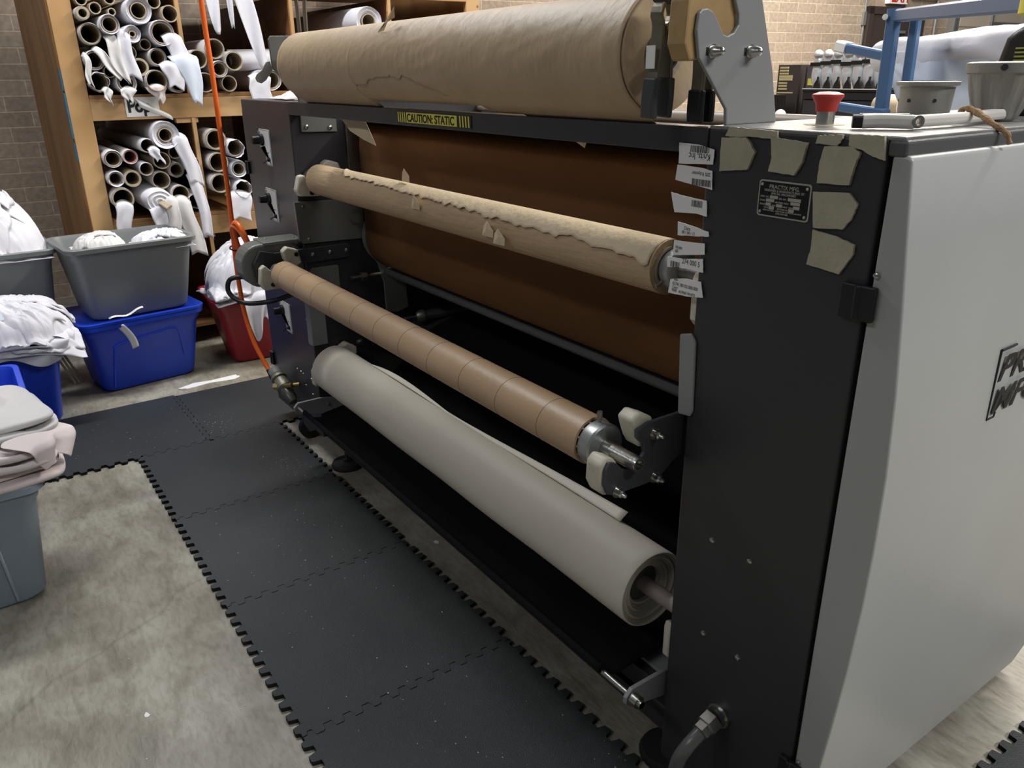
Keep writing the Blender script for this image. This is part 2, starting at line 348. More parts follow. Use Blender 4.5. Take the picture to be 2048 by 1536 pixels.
TILES = [
 (-3.335, -2.72, .41, 1.02, 'TTTT', 'black foam floor tile at the far left corner of the bare concrete, beside the gauge pole'),
 (-2.72, -2.105, .41, 1.02, 'TTTT', 'black foam floor tile beside the far levelling foot of the machine'),
 (-2.105, -1.49, .41, 1.02, 'TTTT', 'black foam floor tile in the middle of the row in front of the machine'),
 (-1.49, -.875, .41, 1.02, 'TTTT', 'black foam floor tile nearer than the middle one, its left teeth ending at the bottom of the photo'),
 (-.875, -.26, .41, 1.02, 'TTTT', 'nearest black foam floor tile of the row, cut by the bottom edge of the photo'),
 (-3.96, -3.335, .70, 1.315, 'STTT', 'black foam floor tile with dusty scraps under the orange hose valve'),
 (-3.98, -3.335, .085, .70, 'STTT', 'black foam floor tile in front of the stacked grey and blue totes'),
 (-3.98, -3.335, -.53, .085, 'STTT', 'black foam floor tile mostly hidden behind the pale blue-grey tub'),
 (-.50, .115, 1.60, 2.215, 'TTTT', 'black foam floor tile corner at the bottom right beyond the grey machine cover'),
]
for (x0, x1, y0, y1, T, lab) in TILES:
    pts = []
    cs = [((x0, y1), (x0, y0)), ((x0, y0), (x1, y0)), ((x1, y0), (x1, y1)), ((x1, y1), (x0, y1))]
    for (a, b_), t in zip(cs, (T[0], T[1], T[2], T[3])):
        pts += edge(a, b_, t == 'T', .0015)
    bm = B(); A = [bm.verts.new((p[0], p[1], .0)) for p in pts]; Z = [bm.verts.new((p[0], p[1], .0125)) for p in pts]
    n = len(pts); f1 = bm.faces.new(Z); bm.faces.new(A[::-1])
    for i in range(n):
        f = bm.faces.new((A[i], A[(i+1) % n], Z[(i+1) % n], Z[i])); f.material_index = 1
    o = ob('foam_floor_tile', bm, [FOAM, FOAMD]); tag(o, lab, 'floor tile', 'black interlocking foam floor tiles')

# ------------------------------------------------------------ machine
XL, XR, YF, ZT = -2.88, -.93, 1.05, 1.414
mach = thing('heat_press_machine', 'large grey roll-to-roll heat press with charcoal end cabinets and brown felt belt', 'machine', (-1.9, 1.5, 0))
lc = ob('left_cabinet', bx(-3.42, XL, YF, 2.05, .10, ZT), CHARL, mach, bev=.004, label='charcoal control cabinet at the far end')
rc = ob('right_cabinet', bx(XR, -.613, YF, 2.05, .05, ZT-.001), CHAR, mach, bev=.004, label='charcoal cabinet at the near end with tape patches')
ob('top_plate', bx(XR, -.59, YF+.001, 2.06, ZT-.003, ZT+.003), TOPM, mach, bev=.002, seg=2, label='worn grey top of the near cabinet')
ob('top_plate_lip', bx(-.614, -.586, YF, 2.06, ZT-.024, ZT-.001), mat('dark_grey_lip', (.10, .10, .10), .4, .1, .1, 300), mach, bev=.005, seg=3)
ob('front_crossbar', bx(XL, XR, YF-.002, YF+.04, 1.371, ZT), CHAR, mach, bev=.002)
# caution label
cb = ob('caution_label', bx(-2.04, -1.66, YF-.0035, YF-.0022, 1.378, 1.408), PLATEK, mach, label='black and yellow caution label')
ob('yellow_field', bx(-1.985, -1.725, YF-.0042, YF-.0036, 1.380, 1.406), YELL, cb)
for k in range(4):
    for x in (-2.032+k*.012, -1.712+k*.013): ob('yellow_stripe', prism(B(), [(x, 1.380), (x+.0055, 1.380), (x+.0035, 1.406), (x-.002, 1.406)], 'y', YF-.0042, YF-.0036), YELL, cb)
text('caution_text', 'CAUTION: STATIC', .0285, INK, cb, (-1.981, YF-.0046, 1.383), (1, 0, 0), (0, 0, 1), bold=.0005, sx=1.03)
# side cover
prof = [(-.606, 1.392), (-.583, 1.393), (-.577, 1.386), (-.566, 1.28), (-.554, 1.174), (-.543, 1.062), (-.535, .93), (-.533, .80), (-.534, .70), (-.540, .56), (-.549, .43), (-.558, .32), (-.572, .20), (-.588, .095), (-.606, .09)]
bm = B(); rows = []
def yext(z): return (1.052, 2.02 if z > .16 else 1.95)
V = []
for k, (x, z) in enumerate(prof):
    y0, y1 = yext(z); xe = x
    V.append([bm.verts.new(p) for p in ((x if x < -.6 else x, y0, z), (x, y1, z))])
for a, b_ in zip(V, V[1:]): bm.faces.new((a[0], b_[0], b_[1], a[1]))
bm.faces.new([a[0] for a in V]); bm.faces.new([a[1] for a in V][::-1]); bm.faces.new((V[-1][0], V[0][0], V[0][1], V[-1][1]))
cover = ob('side_cover', bm, COVER, mach, bev=.004, smooth=True, seg=3, label='light grey bulging side cover')
text('cover_lettering', 'PRACTIX', .066, INK, cover, (-.5395, 1.362, 1.012), (0, 1, 0), (.05, 0, 1), shear=.25, bold=.001, sx=1.25)
text('cover_lettering', 'MFG.', .066, INK, cover, (-.5345, 1.352, .957), (0, 1, 0), (.03, 0, 1), shear=.25, bold=.001, sx=1.25)
bm = B()
for p, q in (((1.348, .948), (1.362, 1.068)), ((1.362, 1.068), (1.415, 1.068)), ((1.348, .948), (1.372, .948)), ((1.372, .948), (1.374, .957))):
    cyl(bm, (-.5415 if p[1] > 1 else -.5365, p[0], p[1]), (-.5425 if q[1] > 1 else -.5365, q[0], q[1]), .0022, 6)
ob('cover_outline', bm, INK, cover)
def screw(parent, p, d, r=.006, m=None, name='screw'):
    return ob(name, lathe(B(), p, d, [(0, 0), (0, r), (r*.5, r*.85), (r*.75, r*.4), (r*.75, 0)], 12), m or STEEL, parent, smooth=True)
for p in ((-.752, .667), (-.841, .665), (-.841, .446), (-.754, .446)): screw(rc, (p[0], YF, p[1]), (0, -1, 0), .0065)
screw(cover, (-.60, YF, 1.228), (0, -1, 0), .005); screw(cover, (-.598, YF, .315), (0, -1, 0), .004)
def hinge(parent, x0, x1, z0, z1):
    xm = (x0+x1)/2; bm = box(box(cyl(B(), (xm, YF-.008, z0), (xm, YF-.008, z1), .006, 10), x0, xm, YF-.010, YF, z0, z1), xm, x1, YF-.010, YF, z0, z1)
    return ob('hinge', bm, BLACK, parent, bev=.002)
hinge(rc, -.646, -.593, 1.160, 1.212); hinge(rc, -.632, -.59, .26, .31); hinge(lc, -3.44, -3.40, 1.12, 1.17); hinge(lc, -3.44, -3.40, .27, .33)
# scratches / edge guard
ob('edge_guard', prism(B(), [(-.957, 1.05), (-.93, 1.058), (-.918, 1.045), (-.912, .91), (-.918, .897), (-.948, .893)], 'y', YF-.006, YF), GREYL, rc, bev=.003)
# tape
T = [
 [(-0.884, 1.417), (-0.891, 1.403), (-0.882, 1.402), (-0.836, 1.404), (-0.790, 1.403), (-0.791, 1.4145), (-0.822, 1.4155), (-0.852, 1.4165)],
 [(-0.898, 1.400), (-0.849, 1.403), (-0.841, 1.396), (-0.829, 1.382), (-0.841, 1.354), (-0.897, 1.347)],
 [(-0.802, 1.406), (-0.775, 1.404), (-0.736, 1.401), (-0.741, 1.373), (-0.753, 1.353), (-0.800, 1.355), (-0.796, 1.376)],
 [(-0.721, 1.412), (-0.704, 1.414), (-0.681, 1.415), (-0.681, 1.410), (-0.688, 1.400), (-0.723, 1.401)],
 [(-0.670, 1.417), (-0.639, 1.417), (-0.618, 1.417), (-0.613, 1.385), (-0.630, 1.389), (-0.648, 1.397), (-0.669, 1.401)],
 [(-0.707, 1.398), (-0.662, 1.400), (-0.650, 1.393), (-0.655, 1.376), (-0.660, 1.348), (-0.712, 1.346), (-0.712, 1.371)],
 [(-0.717, 1.333), (-0.658, 1.337), (-0.643, 1.323), (-0.649, 1.302), (-0.661, 1.285), (-0.709, 1.281)],
 [(-0.709, 1.278), (-0.672, 1.274), (-0.639, 1.266), (-0.638, 1.253), (-0.656, 1.220), (-0.712, 1.225), (-0.708, 1.250)]]
def ragged(pts, n=5, a=.0007, seed=1):
    rnd = random.Random(seed); out = []
    for i, p in enumerate(pts):
        q = pts[(i+1) % len(pts)]
        for k in range(n):
            t = k/n; j = a if k else 0
            out.append((p[0]+(q[0]-p[0])*t+rnd.uniform(-j, j), p[1]+(q[1]-p[1])*t+rnd.uniform(-j, j)))
    return out
for i, t in enumerate(T):
    y = YF-.0047-(i % 3)*.0005
    ob('masking_tape_patch', prism(B(), ragged(t, 5, .0006, i), 'y', y, YF-.0005), TAPE, rc, label='torn beige masking tape')
L = [
 ([(-0.990, 1.387), (-0.947, 1.386), (-0.911, 1.380), (-0.912, 1.356), (-0.989, 1.352)], [('Knits, Inc', .016, -.918, 1.372)], [(-.963, .0, 1.373, .041)]),
 ([(-0.991, 1.350), (-0.936, 1.349), (-0.912, 1.346), (-0.909, 1.315), (-0.947, 1.319), (-0.969, 1.321), (-0.994, 1.324)], [('20% Polyester', .009, -.915, 1.342)], [(-.955, 0, 1.319, .043)]),
 ([(-1.002, 1.302), (-0.974, 1.299), (-0.919, 1.296), (-0.916, 1.270), (-0.942, 1.272), (-0.991, 1.268)], [], [(-.952, 0, 1.283, .024)]),
 ([(-0.981, 1.253), (-0.951, 1.250), (-0.909, 1.245), (-0.908, 1.237), (-0.938, 1.233), (-0.980, 1.229)], [('Date', .009, .965, 1.241), ('08 / 08 / 13', .008, .970, 1.234)], []),
 ([(-0.987, 1.219), (-0.916, 1.224), (-0.914, 1.205), (-0.988, 1.192)], [('Width', .008, .983, 1.205), ('60', .009, .983, 1.198)], []),
 ([(-1.001, 1.187), (-0.956, 1.190), (-0.917, 1.197), (-0.914, 1.173), (-0.947, 1.173), (-0.970, 1.172), (-1.000, 1.168)], [('274 000 5', .013, .965, 1.181)], [(-.992, 0, 1.170, .022)]),
 ([(-0.990, 1.147), (-0.953, 1.155), (-0.917, 1.156), (-0.910, 1.129), (-0.950, 1.123), (-0.994, 1.121)], [('Style', .007, .982, 1.147), ('03741.80102.000.000', .0088, .984, 1.138), ('Color', .007, .984, 1.132), ('9000   ALPINE WHITE', .0075, .985, 1.126)], [])]
for i, (pl, tx, bc) in enumerate(L):
    y = YF-.0045
    lb = ob('paper_label', prism(B(), ragged(pl, 4, .0005, i+40), 'y', y, y+.0008), LABELW, rc, label='torn white printed label overhanging the cabinet edge')
    for s, sz, x, z in tx:
        if x < 0: text('label_text', s, sz, INK, rc, (x, y-.0002, z), (-1, 0, 0), (0, 0, -1), ext=.0001, sx=.8)   # stuck on upside down
        else: text('label_text', s, sz, INK, rc, (-x, y-.0002, z), (1, 0, 0), (0, 0, 1), ext=.0001, sx=.8)
    for x, _, z, wd in bc:
        bm = B(); rnd = random.Random(i); xx = x
        while xx < x+wd:
            t = rnd.choice((.0006, .0012)); box(bm, xx, xx+t, y-.0004, y, z, z+.011); xx += t+rnd.choice((.0008, .0014))
        ob('label_barcode', bm, INK, rc)
# nameplate
def rpoly(x0, x1, z0, z1, r, n=4):
    out = []
    for cx, cz, a in ((x1-r, z1-r, 0), (x0+r, z1-r, 90), (x0+r, z0+r, 180), (x1-r, z0+r, 270)):
        for k in range(n+1): t = R(a+90*k/n); out.append((cx+r*math.cos(t), cz+r*math.sin(t)))
    return out
npl = ob('name_plate', prism(B(), rpoly(-.816, -.721, 1.286, 1.342, .005), 'y', YF-.002, YF), PLATES, rc, label='black and silver maker plate')
ob('name_plate_field', prism(B(), rpoly(-.8135, -.7235, 1.2885, 1.3395, .004), 'y', YF-.0026, YF-.001), PLATEK, rc)
for x in (-.8095, -.7275):
    for z in (1.293, 1.335): screw(rc, (x, YF-.0026, z), (0, -1, 0), .0026, PLATES, 'rivet')
for s, z, sz in (('PRACTIX MFG.', 1.3298, .0085), ('DESIGNER & MANUFACTURER OF', 1.3252, .0048), ('SPECIAL MACHINERY', 1.3208, .0048), ('4500 CANTRELL - PRACTIX RD ACWORTH, GA 30101', 1.2952, .0030), ('(770) 974-1480', 1.2915, .0036)):
    text('plate_text', s, sz, PLATES, rc, (-.7685, YF-.0028, z), (1, 0, 0), (0, 0, 1), ext=.0001, align='CENTER', bold=.0001)
for s, x, z in (('MOD. NO.', -.811, 1.3155), ('SER. NO.', -.776, 1.3145), ('MAKE', -.811, 1.3095), ('AIR PRESS. MAX', -.783, 1.3085), ('PHASE', -.811, 1.3035), ('AMP', -.7885, 1.3030), ('HEAT  MAX', -.768, 1.3028), ('VOLT', -.803, 1.2990), ('MOTOR H.P.', -.778, 1.2985)):
    text('plate_text', s, .0036, PLATES, rc, (x, YF-.0028, z), (1, 0, 0), (0, 0, 1), ext=.0001, bold=.0001)
bm = B()
for x0, x1, z in ((-.793, -.778, 1.3145), (-.760, -.7365, 1.3140), (-.8, -.7845, 1.3090), (-.7545, -.7375, 1.3085), (-.800, -.790, 1.3030), (-.780, -.769, 1.3025), (-.749, -.7375, 1.3025), (-.7935, -.7835, 1.2980), (-.757, -.747, 1.2975)): box(bm, x0, x1, YF-.0029, YF-.0024, z, z+.0048)
ob('plate_boxes', bm, PLATES, rc)
# light grey tape / dust on table edge
# left cabinet fittings
ob('door_edge_strip', bx(-3.436, -3.42, YF+.004, 2.0, .12, 1.37), GREYP, lc, bev=.003)
def lpoly(x0, x1, z0, z1): # L shaped control plate: wide at top
    h = z1-z0; xm = x0+(x1-x0)*.5
    return [(x0, z1), (x1-.004, z1-.0), (x1, z1-.004), (x1, z0), (x1-.004, z0-.002), (xm, z0-.002), (xm, z1-h*.50), (xm-.004, z1-h*.53), (x0, z1-h*.55)]
PX0, PX1 = -3.232, -3.112
for z0, z1, lb in ((1.175, 1.308, 0), (.957, 1.082, 1), (.492, .618, 2)):
    cp = ob('control_plate', prism(B(), lpoly(PX0, PX1, z0, z1), 'y', YF-.002, YF), LABELW, lc, bev=.0006, label='white control plate with knob and switch')
    ob('control_plate_border', prism(B(), [(x+(.002 if x < -3.172 else -.002), z+(-.0025 if z > (z0+z1)/2 else .0025)) for x, z in lpoly(PX0, PX1, z0, z1)], 'y', YF-.0026, YF-.0018), INK, lc)
    ob('control_plate_face', prism(B(), [(x+(.0032 if x < -3.172 else -.0032), z+(-.004 if z > (z0+z1)/2 else .004)) for x, z in lpoly(PX0, PX1, z0, z1)], 'y', YF-.0032, YF-.0018), LABELW, lc)
    kz = z1-.040; kx = -3.195
    ob('control_knob', lathe(B(), (kx, YF-.003, kz), (0, -1, 0), [(0, 0), (0, .022), (.012, .022), (.014, .017), (.040, .015), (.043, .012), (.043, 0)], 20), BLACK, lc, smooth=True)
    ob('toggle_switch', tube(cyl(B(), (-3.135, YF-.003, z0+.022), (-3.135, YF-.012, z0+.022), .008, 12), [(-3.135, YF-.010, z0+.022), (-3.142, YF-.022, z0+.014), (-3.146, YF-.026, z0+.010)], .0022, 8), BLACK, lc)
    ob('indicator_lamp', lathe(B(), (-3.222, YF-.002, z1-.012), (0, -1, 0), [(0, 0), (0, .006), (.006, .005), (.008, 0)], 12), STEEL, lc)
    text('control_text', ('HEAT', 'TISSUE', 'PAPER')[lb], .010, INK, lc, (-3.222, YF-.0036, z1-.074), (1, 0, 0), (0, 0, 1), ext=.0002)
    text('control_text', 'OFF', .007, INK, lc, (-3.150, YF-.0036, z0+.044), (1, 0, 0), (0, 0, 1), ext=.0002)
for x, z in ((-3.108, .336), (-3.067, .336), (-3.04, .334), (-2.95, .339), (-3.02, .29), (-2.95, .27), (-2.93, .60), (-2.92, .53)): screw(lc, (x, YF, z), (0, -1, 0), .005)
screw(lc, (-2.905, YF, .955), (0, -1, 0), .004, STEELD)
def yzp(pts, x0, x1, m, name, parent=mach, bev=.002, label=None): return ob(name, prism(B(), pts, 'x', x0, x1), m, parent, bev=bev, label=label)
yzp([(1.03, 1.066), (1.30, 1.058), (1.30, .903), (1.05, .910), (1.034, .925)], XL-.002, XL+.012, GREYP, 'belt_guard_plate', lc)
for p in ((1.06, 1.05), (1.07, .925)): screw(lc, (XL+.012, p[0], p[1]), (1, 0, 0), .006)
# dark arm with three bolts and recessed plate
yzp([(.93, .892), (1.22, .894), (1.232, .885), (1.226, .840), (1.02, .838), (.99, .80), (.90, .775), (.86, .79), (.85, .86), (.88, .905)], XL, XL+.02, CHAR, 'tube_bracket_arm', mach)
for y, z in ((1.077, .868), (1.146, .869), (1.213, .868)): screw(mach, (XL+.02, y, z), (1, 0, 0), .009, STEELD, 'bolt')
yzp(rpoly(1.067, 1.182, .715, .812, .010), XL-.002, XL+.004, GREYP, 'inspection_plate', lc); screw(lc, (XL+.004, 1.165, .80), (1, 0, 0), .005, STEELD)
ob('corner_plate', bx(-2.925, XL+.001, YF-.004, YF+.06, .50, .78), GREYL, lc, bev=.002)
# motor housing at the left of the tube bracket
yzp(rpoly(.815, 1.05, .765, .925, .07, 8), XL-.10, XL-.005, GREYP, 'drive_housing', mach, bev=.008); ob('drive_housing_lid', bx(XL-.12, XL, .90, 1.06, .915, .93), GREYP, mach, bev=.004)
for p in ((-2.95, .93), (-2.92, 1.03)): screw(mach, (p[0], p[1], .93), (0, 0, 1), .005)
ob('housing_cable', tube(B(), smoothpath([(-2.95, .84, .80), (-2.98, .79, .79), (-2.98, .78, .74), (-2.93, .82, .705), (-2.86, .90, .715), (-2.84, .98, .735)], 6), .009, 10), BLACK, mach, smooth=True)
# belt / drum
bm = B(); pf = [(1.40, 1.325), (1.36, 1.330), (1.31, 1.320), (1.285, 1.295), (1.28, 1.25), (1.28, 1.1), (1.28, .95)]
for k in range(1, 13): a = R(180+90*k/12); pf.append((1.40+.12*math.cos(a), .91+.12*math.sin(a)))
pf += [(1.6, .785), (1.9, .80), (1.93, 1.0), (1.9, 1.35)]
rows = [[(XL+.07+(XR-.01-(XL+.07))*i/10, y, z) for y, z in pf] for i in range(11)]
ob('felt_belt', ngrid(B(), rows), FELT, mach, smooth='all', solid=.006, label='brown felt belt around the drum')
yzp([(1.255, 1.36), (1.305, 1.36), (1.30, 1.13), (1.255, 1.14)], XL+.0, XL+.016, STEELD, 'belt_track_strip')
ob('drum_end_disc', lathe(B(), (XL+.022, 1.40, .91), (1, 0, 0), [(0, 0), (0, .118), (.03, .118), (.03, 0)], 40), GREYP, mach, smooth=True)
yzp([(1.30, .95), (1.335, .95), (1.38, .86), (1.45, .80), (1.46, .60), (1.41, .588), (1.358, .596), (1.356, .72), (1.335, .80), (1.30, .86)], XL+.03, XL+.037, GREYP, 'roller_bracket')
ob('belt_adjuster', cyl(cyl(B(), (XL+.03, 1.22, .757), (XL+.03, 1.35, .757), .008, 12), (XL+.03, 1.262, .757), (XL+.03, 1.285, .757), .018, 6), STEELD, mach)
ob('belt_tab', cyl(B(), (XL+.012, 1.265, .985), (XL+.022, 1.265, .985), .022, 8), GREYP, mach)
ob('lower_roller', cyl(B(), (XL+.04, 1.38, .764), (XR, 1.38, .764), .0185, 24), mat('dark_grey_roller', (.10, .10, .10), .45, .3), mach, smooth=True)
ob('pneumatic_cylinder', lathe(B(), (-2.78, 1.46, .573), (.25, .93, .06), [(-.05, 0), (-.05, .006), (0, .006), (0, .018), (.012, .026), (.035, .026), (.035, .020), (.28, .020), (.28, 0)], 20), STEELD, mach, smooth=True)
ob('cylinder_mount', prism(B(), [(1.40, .50), (1.66, .585), (1.66, .55), (1.50, .40), (1.40, .38)], 'x', XL, XL+.16), CHAR, mach)
# black cloth apron
ap = [(1.95, .86), (1.80, .70), (1.651, .576), (1.5, .46), (1.392, .393), (1.28, .30), (1.18, .255), (1.05, .235), (.975, .242), (.947, .262), (.943, .272), (.951, .280), (.96, .272)]
P = smoothpath([(0, y, z) for y, z in ap], 5)
def apf(u, v):
    p = P[min(int(v*(len(P)-1)+.5), len(P)-1)]; x = -2.79+u*(1.76)
    dz = .012*nz((x*2.2, p.y*5, 0), 1, 3)+.006*nz((x*9, p.y*14, 0), 1, 9) if 1.02 < p.y < 1.9 else 0
    return (x, p.y, p.z+dz)
ob('cloth_apron', grid(B(), apf, 70, 60), BCLOTH, mach, smooth='all', solid=.002, label='black cloth catch apron under the rolls')
ob('apron_rod', cyl(B(), (-2.875, .955, .262), (-.905, .955, .262), .0075, 16), STEEL, mach, smooth=True)
ob('rod_collar', cyl(cyl(B(), (-.932, .955, .262), (-.914, .955, .262), .014, 20), (-.914, .955, .262), (-.905, .955, .262), .009, 20), STEEL, mach, smooth=True)
for x0, x1 in ((XL, XL+.012), (XR-.016, XR-.006)):
    yzp([(.955, .282), (.938, .266), (.938, .250), (.955, .234), (1.05, .213), (1.18, .232), (1.185, .25), (1.17, .258), (1.05, .282)], x0, x1, GREYL, 'rod_bracket', mach, bev=.0015)
for p in ((1.08, .248), (1.155, .246)): screw(mach, (XL+.012, p[0], p[1]), (1, 0, 0), .008, GREYP, 'bolt')
# base frame, rear, tray
ob('base_beam', bx(-3.35, -.66, 1.075, 1.135, .085, .155), CHAR, mach, bev=.003)
ob('base_beam', bx(-3.35, -.66, 1.93, 1.99, .085, .155), CHAR, mach, bev=.003)
ob('base_cross_beam', bx(-1.12, -1.0, 1.075, 1.99, .13, .205), CHAR, mach, bev=.003)
ob('base_plate', bx(-1.06, -.93, 1.10, 1.75, .206, .214), GREYL, mach, bev=.001)
ob('rear_panel', bx(XL, XR, 2.02, 2.04, .12, 1.36), BLACKM, mach)
ob('top_tray', bx(XL, XR, 1.27, 1.83, 1.346, 1.350), STEEL, mach)
ob('rear_rail', cyl(B(), (XL, 1.86, 1.376), (XR, 1.86, 1.376), .0175, 20), mat('tan_rail', (.30, .26, .20), .4), mach, smooth=True)
for x in (-2.77, -.955):
    ob('levelling_foot', lathe(B(), (x, 1.098, 0), (0, 0, 1), [(0, 0), (0, .062), (.010, .064), (.022, .058), (.024, .016), (.034, .016), (.036, .008), (.10, .008), (.10, 0)], 28), mat('black_rubber', (.012, .012, .012), .7), mach, smooth=True)
    ob('foot_stem', lathe(B(), (x, 1.098, .024), (0, 0, 1), [(0, 0), (0, .013), (.012, .013), (.012, .0085), (.07, .0085), (.07, 0)], 6), STEEL, mach)
ob('caster_wheel', lathe(B(), (-3.14, 1.085, .052), (1, 0, 0), [(0, 0), (0, .045), (.005, .052), (.027, .052), (.032, .045), (.032, 0)], 28), BLACK, mach, smooth=True)
ob('caster_fork', prism(B(), [(1.05, .13), (1.14, .13), (1.12, .08), (1.095, .04), (1.07, .04), (1.05, .08)], 'x', -3.104, -3.098), GREYP, mach)
# conduit gland bottom right
gl = ob('cable_gland', lathe(lathe(B(), (-.78, YF, .283), (0, -1, 0), [(0, 0), (0, .026), (.006, .026), (.006, .022), (.02, .022), (.02, 0)], 24), (-.78, YF-.02, .283), (0, -1, -.35), [(0, 0), (0, .024), (.022, .024), (.024, .019), (.04, .019), (.04, 0)], 6), STEEL, mach, smooth=True)
ob('flexible_conduit', tube(B(), smoothpath([(-.78, YF-.05, .270), (-.785, YF-.085, .245), (-.795, YF-.10, .20), (-.80, YF-.10, .12), (-.80, YF-.09, .02)], 8), .0145, 16), mat('grey_conduit', (.10, .10, .095), .3), mach, smooth=True)
# upper roll brackets
RP = [(.997, 1.588), (.992, 1.583), (.989, 1.559), (.998, 1.52), (1.071, 1.442), (1.074, 1.417), (1.203, 1.417), (1.18, 1.50), (1.136, 1.606), (1.118, 1.66), (1.095, 1.672), (1.07, 1.655), (1.066, 1.62), (1.073, 1.600), (1.082, 1.583), (1.083, 1.568), (1.074, 1.557), (1.060, 1.552), (1.050, 1.554), (1.035, 1.572), (1.022, 1.586), (1.010, 1.590)]
yzp(RP, -.922, -.915, GREYL, 'upper_bracket', mach, label='light grey notched bracket plate')
for y, z in ((1.026, 1.529), (1.116, 1.529)):
    ob('acorn_nut', lathe(B(), (-.915, y, z), (1, 0, 0), [(0, 0), (0, .011), (.003, .011), (.003, .009), (.012, .009), (.014, .0075), (.020, .0065), (.024, .003), (.025, 0)], 14), STEEL, mach, smooth=True)
    ob('bolt_slot', bx(-.9152, -.9146, y-.014, y+.002, z-.006, z+.006), INK, mach)
WOODB = mat('tan_plastic_block', (.42, .27, .11), .5, 0, .1, 40, .15, 18)
yzp([(.975, 1.60), (.985, 1.655), (1.07, 1.67), (1.085, 1.60), (1.09, 1.562), (1.062, 1.545), (1.03, 1.52), (.985, 1.515), (.972, 1.54)], -.962, -.923, WOODB, 'upper_bracket_block', mach, bev=.004, label='tan bearing block behind the bracket plate')
yzp([(1.01, 1.627), (1.002, 1.616), (1.005, 1.527), (1.087, 1.425), (1.087, 1.31), (1.222, 1.306), (1.222, 1.42), (1.22, 1.45), (1.18, 1.55), (1.16, 1.63)], XL+.001, XL+.011, GREYP, 'upper_bracket', mach, label='dark grey bracket plate at the far end')
for p in ((1.105, 1.328), (1.195, 1.322)): screw(mach, (XL+.011, p[0], p[1]), (1, 0, 0), .009, STEEL, 'bolt')
yzp([(1.005, 1.548), (1.013, 1.52), (.985, 1.486), (.968, 1.476), (.953, 1.481), (.948, 1.494), (.955, 1.506), (.975, 1.52), (.992, 1.545)], XL-.014, XL-.008, GREYL, 'bracket_latch')
def chock(x, y, z, s, up, parent=mach, x1=None, m=UHMW):
    """pair of white plastic jaws around a shaft, tilted forward"""
    for k in (0, 1):
        a = R(45 if k == 0 else -135) if up else 0
        dy, dz = (.045, .045) if k == 0 else (-.05, -.035)
        pts = [(y+dy+.03*math.cos(t)*(1.15 if abs(math.cos(t)) > .5 else 1), z+dz+.034*math.sin(t)) for t in [R(20+i*30) for i in range(12)]]
        ob('roll_chock', prism(B(), pts, 'x', x, x+s), m, parent, bev=.006, smooth=True, label='white plastic chock holding a roll shaft')
# left side chocks (far end)
def jaw(x0, x1, pts, name='roll_chock'):
    o = ob(name, prism(B(), pts, 'x', x0, x1), UHMW, mach, bev=.006, seg=3, smooth=True, label='white plastic chock holding a roll shaft'); return o
jaw(XL+.012, XL+.05, [(1.045, 1.162), (1.065, 1.165), (1.092, 1.125), (1.13, 1.11), (1.12, 1.085), (1.04, 1.09), (1.03, 1.11)])
jaw(XL+.012, XL+.05, [(1.135, 1.17), (1.14, 1.20), (1.16, 1.212), (1.20, 1.20), (1.21, 1.17), (1.17, 1.14)])
ob('shaft_collar', lathe(B(), (XL+.012, 1.10, 1.151), (1, 0, 0), [(0, 0), (0, .03), (.02, .03), (.02, .023), (.04, .023), (.04, .016), (.09, .016), (.09, 0)], 24), STEELD, mach, smooth=True)
jaw(XL+.02, XL+.055, [(.955, .87), (.95, .90), (.968, .915), (1.01, .90), (1.02, .85), (.98, .83)])
jaw(XL+.02, XL+.055, [(.862, .845), (.878, .86), (.90, .835), (.935, .80), (.93, .765), (.87, .765), (.855, .79)])
jaw(XL+.012, XL+.05, [(1.15, .46), (1.14, .49), (1.17, .505), (1.21, .48), (1.21, .45), (1.17, .44)])
jaw(XL+.012, XL+.05, [(1.02, .41), (1.035, .425), (1.06, .40), (1.085, .375), (1.07, .34), (1.02, .35)])
screw(mach, (XL, 1.245, .478), (1, 0, 0), .016, STEELD, 'bolt')
for y, z in ((1.085, 1.10), (1.00, .885), (.90, .785)): ob('chock_bolt', cyl(B(), (XL+.05, y, z), (XL+.058, y, z), .008, 14), BLACK, mach)
# near end tube bracket
NP_ = [(1.06, .897), (.964, .897), (.936, .889), (.936, .872), (.953, .856), (.957, .838), (.945, .820), (.922, .812), (.905, .818), (.888, .836), (.872, .842), (.863, .828), (.861, .797), (.870, .776), (.885, .770), (.95, .768), (1.0, .768), (1.041, .800), (1.06, .805)]
yzp(NP_, -.952, -.944, mat('dark_bracket_plate', (.045, .047, .052), .45), 'tube_bracket_plate', mach)
jaw(-.995, -.953, [(.935, .889), (.93, .905), (.948, .918), (.985, .90), (.985, .865), (.957, .842), (.945, .862)])
jaw(-.995, -.953, [(.905, .820), (.893, .838), (.872, .848), (.858, .835), (.856, .795), (.868, .770), (.90, .766), (.915, .79)])
for y, z in ((.981, .871), (.989, .777), (.893, .776)):
    ob('acorn_nut', lathe(B(), (-.944, y, z), (1, 0, 0), [(0, 0), (0, .0125), (.002, .0125), (.002, .008), (.014, .008), (.016, .005), (.024, .0035), (.026, 0)], 12), STEEL, mach, smooth=True)
# chocks near end of mid and white roll
jaw(XR-.030, XR-.002, [(1.075, 1.165), (1.068, 1.15), (1.068, 1.075), (1.08, 1.06), (1.12, 1.06), (1.12, 1.12)])
jaw(XR-.024, XR-.002, [(1.06, .405), (1.055, .39), (1.055, .315), (1.10, .30), (1.12, .38)])
